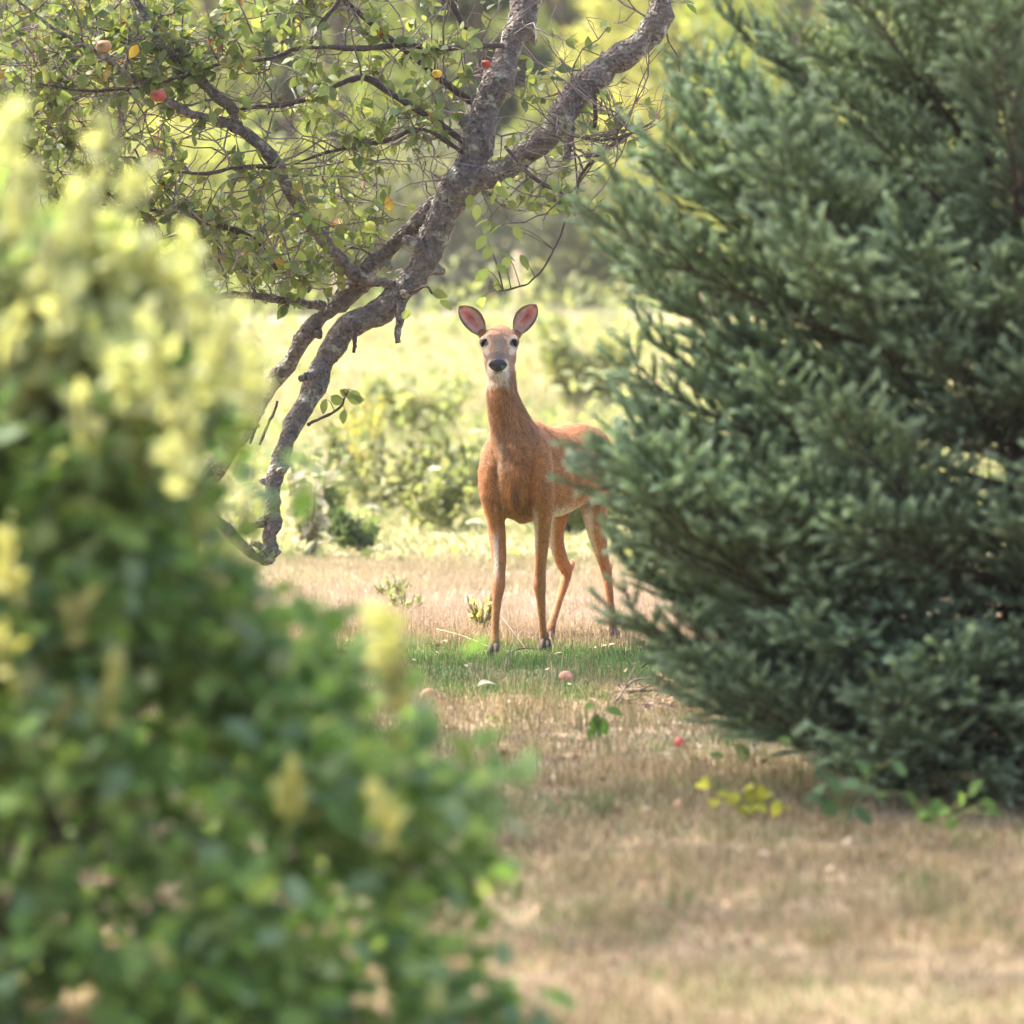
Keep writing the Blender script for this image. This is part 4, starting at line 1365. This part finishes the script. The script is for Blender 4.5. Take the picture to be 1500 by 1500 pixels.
def build_trees():
    kinds = {
        'lime': ('broadleaf_tree', tree_meshes(1, 10, 2.6, (.32, .35, .11), (.22, .27, .08))),
        'olive': ('broadleaf_tree', tree_meshes(2, 11, 2.8, (.19, .22, .09), (.28, .28, .12))),
        'gold': ('broadleaf_tree', tree_meshes(3, 9, 2.4, (.42, .40, .17), (.32, .33, .12))),
        'shrub': ('shrub', tree_meshes(5, 3.2, 1.7, (.34, .35, .14), (.24, .28, .1), 3000, .14)),
        'dark_shrub': ('shrub', tree_meshes(6, 3.0, 1.6, (.20, .21, .18), (.25, .27, .19), 2600, .15)),
        'dark': ('conifer_tree', tree_meshes(4, 13, 2.1, (.03, .05, .03), (.045, .065, .035), 6500, .22, True)),
    }
    T = [
        ('olive', -12.5, 88, 1.0, 'olive green tree far behind the bush, farthest left of the far trees'),
        ('lime', -9.0, 93, 1.05, 'lime green tree seen through the upper left apple twigs'),
        ('gold', -6.4, 86, .9, 'golden green tree behind the left half of the apple tree'),
        ('dark', -4.2, 97, .75, 'dark conifer behind the apple leaves, smaller of the two conifers'),
        ('lime', -3.6, 104, 1.15, 'tall lime tree behind the middle of the apple tree'),
        ('dark', -.5, 86, 1.0, 'dark conifer standing behind the central apple limb'),
        ('olive', .9, 99, 1.0, 'olive green tree right of the larger dark conifer'),
        ('gold', 3.0, 95, 1.0, 'golden green tree between the apple limb and the spruce'),
        ('lime', 5.6, 90, 1.0, 'lime green tree glimpsed through gaps in the spruce'),
        ('olive', 8.4, 94, 1.05, 'olive green tree behind the right side of the spruce'),
        ('gold', 11.0, 98, 1.1, 'golden green tree far right behind the spruce'),
        ('lime', -14.5, 108, 1.2, 'lime far tree farthest left in the second row, behind the bush'),
        ('olive', -6.5, 112, 1.2, 'olive far tree in the second row behind the left apple twigs'),
        ('olive', 6.0, 112, 1.25, 'olive far tree in the second row behind the spruce left side'),
        ('lime', 13.5, 108, 1.2, 'lime far tree farthest right in the second row'),
        ('lime', 1.8, 116, 1.3, 'lime far tree in the second row above the doe ears'),
        ('olive', -10.5, 118, 1.3, 'olive far tree in the last row behind the bush top'),
        ('olive', 10.0, 120, 1.3, 'olive far tree in the last row behind the spruce trunk'),
        ('lime', -2.2, 122, 1.3, 'lime far tree in the last row behind the central limb'),
        ('shrub', -9.3, 82, 1.0, 'round shrub beyond the fence behind the bush'), ('shrub', -6.8, 83, .9, 'round shrub beyond the fence left of the apple trunk'),
        ('shrub', -4.6, 81, 1.0, 'round shrub beyond the fence between the two apple stems'), ('shrub', -2.6, 82, .85, 'round shrub beyond the fence right of the apple limb'),
        ('dark_shrub', -.95, 81, .95, 'dark grey green shrub beyond the fence left of the doe ears'), ('dark_shrub', .75, 82.5, .85, 'dark grey green shrub beyond the fence right of the doe ears'),
        ('shrub', 2.1, 82, .8, 'round shrub beyond the fence between doe and spruce'), ('shrub', 4.4, 83, 1.0, 'round shrub beyond the fence behind the spruce tips'),
        ('shrub', 6.9, 82, 1.0, 'round shrub beyond the fence behind the middle of the spruce'), ('shrub', 9.4, 83, 1.05, 'round shrub beyond the fence behind the right of the spruce'),
        ('lime', -4.9, 19.9, .95, 'unseen tree added left of the view to shade the lawn'), ('olive', -5.1, 16.9, .95, 'unseen olive tree added beside the bush to shade the lawn'),  # both out of frame, added for the shade on the foreground lawn
    ]
    r = np.random.default_rng(8)
    for kind, x, y, s, lab in T:
        name, (tm, cm) = kinds[kind]
        o = thing(name, lab, 'shrub' if 'shrub' in kind else 'tree', (x, y, float(gz(x, y))), None if y < 30 else 'shrubs beyond the fence' if 'shrub' in kind else 'far trees behind the fence')
        o.rotation_euler.z = r.random() * 6.28
        o.scale = (s, s, s)
        link('trunk', tm, o)
        link('crown', cm, o)
    # woods that close the view
    mb = MB()
    n = 22000
    x = (r.random(n) * 2 - 1) * 60
    y = 128 + 14 * r.random(n)
    top = 9 + 5 * fbm(x, y * 0, 7, 80)
    z = gz(x, y) + top * r.random(n)
    col = np.where((fbm(x, z * 1.5, 5, 84) > .5)[:, None], (.10, .14, .04), (.19, .22, .06)) * (.7 + .6 * r.random((n, 1)))
    place_leaves(mb, (np.array([(-.5, 0, 0), (.5, 0, 0), (.4, 1, -.1), (-.4, 1, -.1)]), np.array([(0, 1, 2, 3)])), np.stack([x, y, z], 1),
                 r.normal(0, 1, (n, 3)), unit(r.normal(0, .7, (n, 3)) + (0, -.3, .8)), .5 + .5 * r.random(n), col)
    o = mb.obj('woods', M_TREE_LEAF, shade=False)
    tag(o, 'distant leafy woods behind the trees', 'woods', kind='stuff')


build_trees()


def shrub_mesh(seed, n, leaf, pal, W, H, upright=.5):
    r = np.random.default_rng(seed)
    st, lf = MB(), MB()
    for k in range(14):
        a = r.random() * 6.28
        rr = W * math.sqrt(r.random())
        tip = np.array((math.cos(a) * rr, math.sin(a) * rr, H * (.5 + .5 * r.random())))
        p = catmull([tip * (.15, .15, 0), tip * (.6, .6, .5), tip], 4)
        loft(st, p, np.linspace(.008, .003, len(p)), n=4, C=(.16, .15, .06))
        m = n // 14
        t = .2 + .8 * r.random(m)
        pp = np.stack([np.interp(t, np.linspace(0, 1, len(p)), p[:, i]) for i in range(3)], 1)
        d = unit(r.normal(0, 1, (m, 3)) + (0, 0, upright * .5))
        c = np.array(pal)[r.integers(0, len(pal), m)] * (.8 + .4 * r.random((m, 1)))
        place_leaves(lf, leaf_shape(3, wmax=.3), pp, d, unit(r.normal(0, .6, (m, 3)) + (0, -.2, .8)), leaf * (.7 + .6 * r.random(m)), c)
    return st, lf


def plant(name, label, cat, px, py, Y, seed, n, leaf, pal, W, H, mat=M_BUSH_LEAF, group=None, floor=True):
    p = P(px, py, Y)
    p[2] = float(gz(p[0], p[1]))
    o = thing(name, label, cat, p, group)
    st, lf = shrub_mesh(seed, n, leaf, pal, W, H)
    st.obj('stems', M_TWIG, o)
    stuff(lf.obj('foliage', mat, o))
    return o


G1 = [(.16, .20, .09), (.20, .24, .11), (.25, .27, .14)]
G2 = [(.24, .27, .13), (.21, .24, .10), (.29, .29, .16)]
G3 = [(.13, .19, .09), (.17, .23, .1)]
plant('weed_clump', 'dark green weed clump in the sunny grass left of the doe', 'weeds', 530, 0, 31.0, 1, 260, .08, G3, .2, .26)
plant('weed_clump', 'green weed clump beside the drooping apple limb', 'weeds', 470, 0, 32.0, 2, 380, .08, G1, .3, .6)
plant('weed_clump', 'lime weed clump just left of the doe front leg', 'weeds', 640, 0, 33.5, 3, 420, .08, G2, .45, .42)
plant('weed_clump', 'yellow green weed mass under the twig of leaves', 'weeds', 560, 0, 35.5, 4, 480, .08, G2, .5, .65)
plant('weed_clump', 'green weed clump behind the doe shoulder', 'weeds', 690, 0, 36.0, 5, 420, .08, G1, .4, .7)
plant('weed_clump', 'lime weed clump between the doe legs and the spruce', 'weeds', 840, 0, 33, 6, 800, .10, G2, .45, .45)
plant('weed_clump', 'bright weed clump right of the doe head by the spruce', 'weeds', 850, 0, 48, 7, 900, .14, G2, .5, .95)
plant('weed_clump', 'pale green weed clump left of the doe neck', 'weeds', 610, 0, 44, 8, 700, .12, G2, .6, .6)
plant('goldenrod', 'yellow flowering goldenrod behind the drooping limb', 'flower', 525, 0, 38.0, 9, 700, .05, [(.45, .38, .10), (.38, .34, .10), (.25, .29, .1)], .3, .85)
plant('weed_clump', 'pale dry weed stalks beside the low end of the apple limb', 'weeds', 455, 0, 30.0, 10, 160, .09, [(.42, .40, .35), (.36, .33, .28)], .14, .62)
plant('weed_clump', 'small weed tuft in the pink straw left of the doe', 'weeds', 575, 0, 26.2, 11, 90, .04, G2, .1, .13)
plant('weed_clump', 'tiny weed tuft nearest the doe in the pink straw', 'weeds', 595, 0, 25.0, 12, 80, .04, G2, .09, .11)
plant('weed_clump', 'yellow weed sprig against the doe front hoof', 'weeds', 706, 0, 23.6, 13, 60, .035, [(.42, .44, .16), (.5, .45, .18)], .08, .2)


def build_weeds():
    r = np.random.default_rng(90)
    mb = MB()
    n = 26000
    x, y = view_xy(n, 29.5, 72, 1.25, r, 1.3)
    c = fbm(x, y, 1.6, 91)
    k = c + r.normal(0, .07, n) > .47
    x, y, c = x[k], y[k], c[k]
    n = len(x)
    z = gz(x, y) + (.05 + .6 * r.random(n) ** 1.7 * smooth(.42, .72, c) * (1 + .9 * smooth(56, 70, y)))
    pal = np.array(G1 + G2 + [(.5, .45, .2)])
    col = pal[np.clip((fbm(x, y, 2.2, 95) * 7 + r.normal(0, 1, n)).astype(int), 0, 6)]
    place_leaves(mb, leaf_shape(3, wmax=.3), np.stack([x, y, z], 1), unit(r.normal(0, 1, (n, 3)) + (0, 0, .3)), unit(r.normal(0, .6, (n, 3)) + (0, -.2, .8)), (.05 + .06 * r.random(n)) * (.6 + y / 60), col)
    o = mb.obj('undergrowth', M_BUSH_LEAF)
    tag(o, 'sunlit leafy weeds growing across the field behind the doe', 'undergrowth', kind='stuff')


build_weeds()


def white_flower(px, py, Y, label):
    p = P(px, py, Y)
    g = float(gz(p[0], p[1]))
    h = p[2] - g
    o = thing('wildflower', label, 'flower', (p[0], p[1], g), 'white wildflowers in the field')
    mb = MB()
    loft(mb, catmull([(0, 0, -.02), (.02, 0, h * .5), (0, 0, h)], 4), .004, n=5, C=(.2, .24, .08))
    mb.obj('stem', M_TWIG, o)
    mb = MB()
    r = np.random.default_rng(int(px))
    m = 70
    a = r.random(m) * 6.28
    rr = .05 * np.sqrt(r.random(m))
    q = np.stack([rr * np.cos(a), rr * np.sin(a), h + .03 - rr * .25 + r.normal(0, .004, m)], 1)
    place_leaves(mb, leaf_shape(3, wmax=.4), q, unit(r.normal(0, 1, (m, 3)) * (1, 1, .3)), np.tile((0, -.3, 1.), (m, 1)), np.full(m, .018), np.tile((.78, .76, .68), (m, 1)))
    for i in range(0, m, 6):
        loft(mb, np.array([(0, 0, h), q[i]]), .0012, n=3, C=(.2, .24, .08))
    mb.obj('flower_head', M_BUSH_LEAF, o)


white_flower(699, 636, 36, 'white wildflower head beside the doe neck')
white_flower(640, 691, 34, 'white wildflower head between weeds left of the doe chest')
white_flower(545, 748, 32, 'white wildflower head above the dark weed clump')
white_flower(697, 769, 31, 'white wildflower head low beside the doe front leg')
white_flower(466, 700, 31, 'white wildflower head beside the low end of the apple limb')


# ------------------------------------------------------------------ windfalls, twigs, seedlings
def on_ground(px, py):
    Y = F_PX * EYE / (py - HOR)
    p = P(px, py, Y)
    p[2] = float(gz(p[0], p[1]))
    return p


def windfall(px, py, rad, col, label, rot=.5):
    p = on_ground(px, py + rad * 345 * .8)
    p[2] += rad * .5
    return apple(p, rad, col, label, rot=rot)


windfall(629, 1021, .037, (.42, .22, .12), 'brown rotting windfall apple at the edge of the green grass', 1.0)
windfall(829, 990, .031, (.55, .25, .18), 'pink windfall apple lying in the green grass', 1.3)
windfall(996, 1087, .022, (.55, .07, .07), 'red windfall apple on the dry grass near the spruce', .8)
windfall(769, 1154, .015, (.07, .05, .04), 'shrivelled black windfall apple on the dry lawn', .4)
windfall(1170, 1024, .02, (.35, .1, .05), 'small rusty windfall apple under the spruce boughs', .7)


def stick(label, pts, rad, group=None, C=(.17, .12, .085), fork=None):
    q = np.array([on_ground(a, b_) + (0, 0, h) for a, b_, h in pts])
    o = thing('fallen_twig', label, 'twig', q[0], group)
    mb = MB()
    c = catmull(q - q[0], 5)
    loft(mb, c, np.linspace(rad, rad * .45, len(c)), n=6, wob=.2, C=C)
    for k in fork or ():
        i = int(k * (len(c) - 1))
        d = unit(c[min(i + 1, len(c) - 1)] - c[i - 1])
        loft(mb, np.array([c[i], c[i] + (d + np.array((.1, -.4, .5))) * .05, c[i] + (d + np.array((.2, -.3, .6))) * .11]), [rad * .6, rad * .45, rad * .3], n=5, C=C)
    mb.obj('wood', M_TWIG, o)


stick('thin pale twig lying left of the doe front hoof', [(640, 942, .06), (680, 950, .05), (722, 958, .02)], .003, C=(.3, .22, .14))
stick('thin bare twig leaning between the doe front hooves', [(735, 945, .12), (755, 955, .07), (778, 962, .0)], .003, fork=(.5,))
stick('arched bare twig on the grass in front of the doe hooves', [(738, 985, .0), (748, 975, .05), (780, 972, .06), (830, 978, .03)], .004, fork=(.3,))
stick('short twig standing behind the doe front leg', [(790, 940, .10), (780, 925, .12), (775, 915, .14)], .003)
stick('long grey fallen branch under the spruce tips', [(885, 1018, .01), (950, 1022, .03), (1020, 1020, .02), (1100, 1028, .02)], .008, 'fallen branches by the spruce', fork=(.3, .6))
stick('forked fallen branch pointing at the spruce base', [(900, 1035, .01), (930, 1018, .06), (990, 1016, .05), (1060, 1035, .01)], .006, 'fallen branches by the spruce', fork=(.25, .5, .7))
stick('thin reddish fallen branch nearest the doe under the spruce', [(1060, 1015, .02), (1100, 1005, .06), (1160, 1008, .05)], .006, 'fallen branches by the spruce', (.25, .15, .09))


def build_litter():
    r = np.random.default_rng(55)
    mb = MB()
    n = 900
    px = 900 + 260 * r.random(n)
    py = 1012 + 36 * r.random(n)
    Y = F_PX * EYE / (py - HOR)
    p = np.stack([(px - 750) / F_PX * Y, Y, gz((px - 750) / F_PX * Y, Y) + .012 + .02 * r.random(n)], 1)
    col = np.array([(.2, .13, .08), (.33, .24, .15), (.12, .08, .055)])[r.integers(0, 3, n)]
    place_leaves(mb, leaf_shape(3, wmax=.1), p, r.normal(0, 1, (n, 3)) * (1, 1, .25), np.tile((0, 0, 1.), (n, 1)) + r.normal(0, .3, (n, 3)), .02 + .06 * r.random(n), col)
    # scattered dead leaves over the lawn
    n = 1100
    x, y = view_xy(n, 12, 23, 1.1, r)
    col = np.array([(.3, .19, .1), (.5, .38, .24), (.18, .1, .06)])[r.integers(0, 3, n)]
    place_leaves(mb, leaf_shape(4), np.stack([x, y, gz(x, y) + .025 + .02 * r.random(n)], 1), r.normal(0, 1, (n, 3)) * (1, 1, .2), np.tile((0, 0, 1.), (n, 1)) + r.normal(0, .5, (n, 3)), .012 + .03 * r.random(n) ** 2, col)
    tag(mb.obj('leaf_litter', M_PLAIN), 'dead twigs and leaf litter on the dry lawn', 'litter', kind='stuff')


build_litter()


def dead_leaf(px, py, col, label, s=.055):
    p = on_ground(px, py + 4)
    o = thing('fallen_leaf', label, 'leaf', p + (0, 0, .035))
    mb = MB()
    V, Fq = leaf_shape(7, fold=.6, droop=.3)
    mb.add(V * s, Fq, col)
    b = mb.obj('blade', M_PLAIN, o)
    b.rotation_euler = (.35, .25, random.random() * 6)


dead_leaf(683, 987, (.38, .31, .2), 'pale curled dead leaf in the green grass below the doe')
dead_leaf(700, 1015, (.33, .29, .23), 'grey white dead leaf at the near edge of the green grass', .07)
dead_leaf(912, 992, (.36, .27, .14), 'tan dead leaf in the grass right of the pink apple')
dead_leaf(957, 997, (.36, .2, .1), 'orange brown dead leaf by the fallen branches')
dead_leaf(541, 968, (.16, .06, .04), 'dark brown upright dead leaf at the left edge of the grass', .05)


def sprig(name, label, cat, base, leaves, mat, stemc=(.16, .18, .06), rad=.004, leafname='leaf'):
    """a stem with hand-placed leaves: (offset, direction, normal, size, colour)"""
    o = thing(name, label, cat, base)
    mb = MB()
    top = np.array([l[0] for l in leaves])
    order = np.argsort(top[:, 2])
    pts = np.vstack([[0, 0, -.02], (top[order] * (.25, .25, .55))[::2]])
    loft(mb, catmull(pts, 3), np.linspace(rad, rad * .5, 3 * (len(pts) - 1) + 1), n=5, C=stemc)
    for off, d, nr, s, c in leaves:
        off = np.array(off)
        j_ = off * (.25, .25, .55)
        loft(mb, catmull([j_, (j_ + off) * .5 + (0, 0, .015), off], 3), rad * .45, n=4, C=stemc)
    mb.obj('stem', M_TWIG, o)
    for off, d, nr, s, c in leaves:
        m = MB()
        V, Fq = leaf_shape(6, wmax=.36)
        m.add(V, Fq, c)
        l = m.obj(leafname, mat, o)
        l.matrix_local = leaf_matrix(np.array(off), np.array(d, float), np.array(nr, float), s)
    return o


def px_leaves(base, spec, Y, col, r, s):
    out = []
    for a, b_ in spec:
        off = P(a, b_, Y) - base
        out.append((off, unit(np.array((r.normal(0, .6), r.normal(-.3, .3), r.normal(.1, .4)))), unit(np.array((r.normal(0, .3), -.6, .7))), s * (.8 + .4 * r.random()), np.array(col) * (.8 + .4 * r.random())))
    return out


def build_seedlings():
    r = np.random.default_rng(77)
    b = on_ground(878, 1088)
    sprig('seedling', 'thin green seedling with a few round leaves on the dry lawn', 'seedling', b,
          px_leaves(b, [(877, 1082), (870, 1065), (884, 1052), (874, 1045), (870, 1030), (888, 1038), (878, 1070)], b[1], (.12, .22, .05), r, .055), M_BUSH_LEAF)
    b = on_ground(1090, 1205)
    sprig('yellow_seedling', 'low plant with bright yellow leaves beside the spruce', 'plant', b,
          px_leaves(b, [(1038, 1140), (1040, 1152), (1050, 1162), (1085, 1168), (1088, 1160), (1108, 1160), (1115, 1170), (1112, 1178), (1140, 1172), (1106, 1190), (1075, 1202), (1125, 1188), (1060, 1172), (1098, 1178), (1130, 1160), (1150, 1182), (1092, 1198), (1045, 1170)], b[1], (.46, .46, .07), r, .046), M_BUSH_LEAF)
    b = on_ground(720, 1062)
    sprig('seedling', 'tiny low green sprout left of the taller seedling', 'seedling', b, px_leaves(b, [(712, 1052), (722, 1050), (730, 1054), (718, 1058)], b[1], (.2, .3, .06), r, .03), M_BUSH_LEAF)
    b = on_ground(1240, 1222)
    sprig('broadleaf_plant', 'plant with large dull green leaves against the spruce base', 'plant', b,
          px_leaves(b, [(1235, 1165), (1250, 1185), (1225, 1195), (1215, 1160), (1180, 1165), (1200, 1150), (1270, 1130), (1305, 1115), (1155, 1090), (1160, 1075), (1240, 1205), (1262, 1150), (1285, 1160), (1210, 1130), (1225, 1120), (1190, 1190), (1256, 1115)], b[1] - .2, (.085, .15, .07), r, .068), M_BUSH_LEAF)
    b = on_ground(1380, 1225)
    sprig('broadleaf_plant', 'small bright green leafy plant under the right spruce boughs', 'plant', b,
          px_leaves(b, [(1340, 1180), (1355, 1190), (1375, 1170), (1390, 1185), (1400, 1200), (1420, 1165), (1365, 1205), (1440, 1190), (1345, 1195), (1300, 1160), (1460, 1180), (1410, 1180)], b[1] - .25, (.12, .21, .05), r, .052), M_BUSH_LEAF)
    b = on_ground(1105, 1120)
    sprig('broadleaf_plant', 'dark green leafy plant at the left foot of the spruce', 'plant', b,
          px_leaves(b, [(1075, 1085), (1065, 1092), (1085, 1105), (1110, 1075), (1125, 1065), (1095, 1115), (1130, 1085), (1060, 1110)], b[1], (.1, .2, .05), r, .06), M_BUSH_LEAF)
    # the climbing shoot with round leaves on the right side of the spruce
    b = np.array((1.46, 16.0, 0.0))
    o = thing('climbing_vine', 'climbing shoot with round bright leaves in front of the spruce', 'vine', b)
    mb = MB()
    pts = np.array([b, P(1470, 900, 16.0), P(1480, 700, 15.9), P(1440, 560, 15.85), P(1490, 460, 15.8), P(1430, 478, 15.8), P(1350, 500, 15.8)]) - b
    loft(mb, catmull(pts, 6), np.linspace(.009, .004, 37), n=6, C=(.07, .045, .035))
    mb.obj('stem', M_TWIG, o)
    for a, b_ in [(1437, 440), (1462, 432), (1485, 425), (1495, 420), (1452, 485), (1438, 492), (1470, 470), (1395, 490), (1362, 505), (1385, 480), (1480, 475), (1475, 405)]:
        m = MB()
        V, Fq = leaf_shape(7, wmax=.46)
        m.add(V, Fq, np.array((.15, .30, .04)) * (.8 + .4 * r.random()))
        l = m.obj('leaf', M_BUSH_LEAF, o)
        l.matrix_local = leaf_matrix(P(a, b_, 15.75) - b, np.array((r.normal(0, .4), -.2, -.6)), np.array((r.normal(0, .3), -.9, .4)), .055)


build_seedlings()


def build_haze():
    x0, x1, y0, y1, z0, z1 = -905, 905, -305, 1505, -1.2, 24
    V = [(x, y, z) for z in (z0, z1) for y in (y0, y1) for x in (x0, x1)]
    mb = MB()
    mb.add(V, [(0, 2, 3, 1), (4, 5, 7, 6), (0, 1, 5, 4), (2, 6, 7, 3), (0, 4, 6, 2), (1, 3, 7, 5)])
    m = bpy.data.materials.new('haze')
    m.use_nodes = True
    nt = m.node_tree
    nt.nodes.clear()
    out = nt.nodes.new('ShaderNodeOutputMaterial')
    v = nt.nodes.new('ShaderNodeVolumePrincipled')
    v.inputs['Color'].default_value = (.97, .95, .83, 1)
    v.inputs['Density'].default_value = HAZE
    v.inputs['Anisotropy'].default_value = .3
    nt.links.new(v.outputs[0], out.inputs['Volume'])
    o = mb.obj('haze', m, shade=False)
    tag(o, 'pale summer haze over the garden and field', 'haze', kind='stuff')


HAZE = .00035
build_haze()
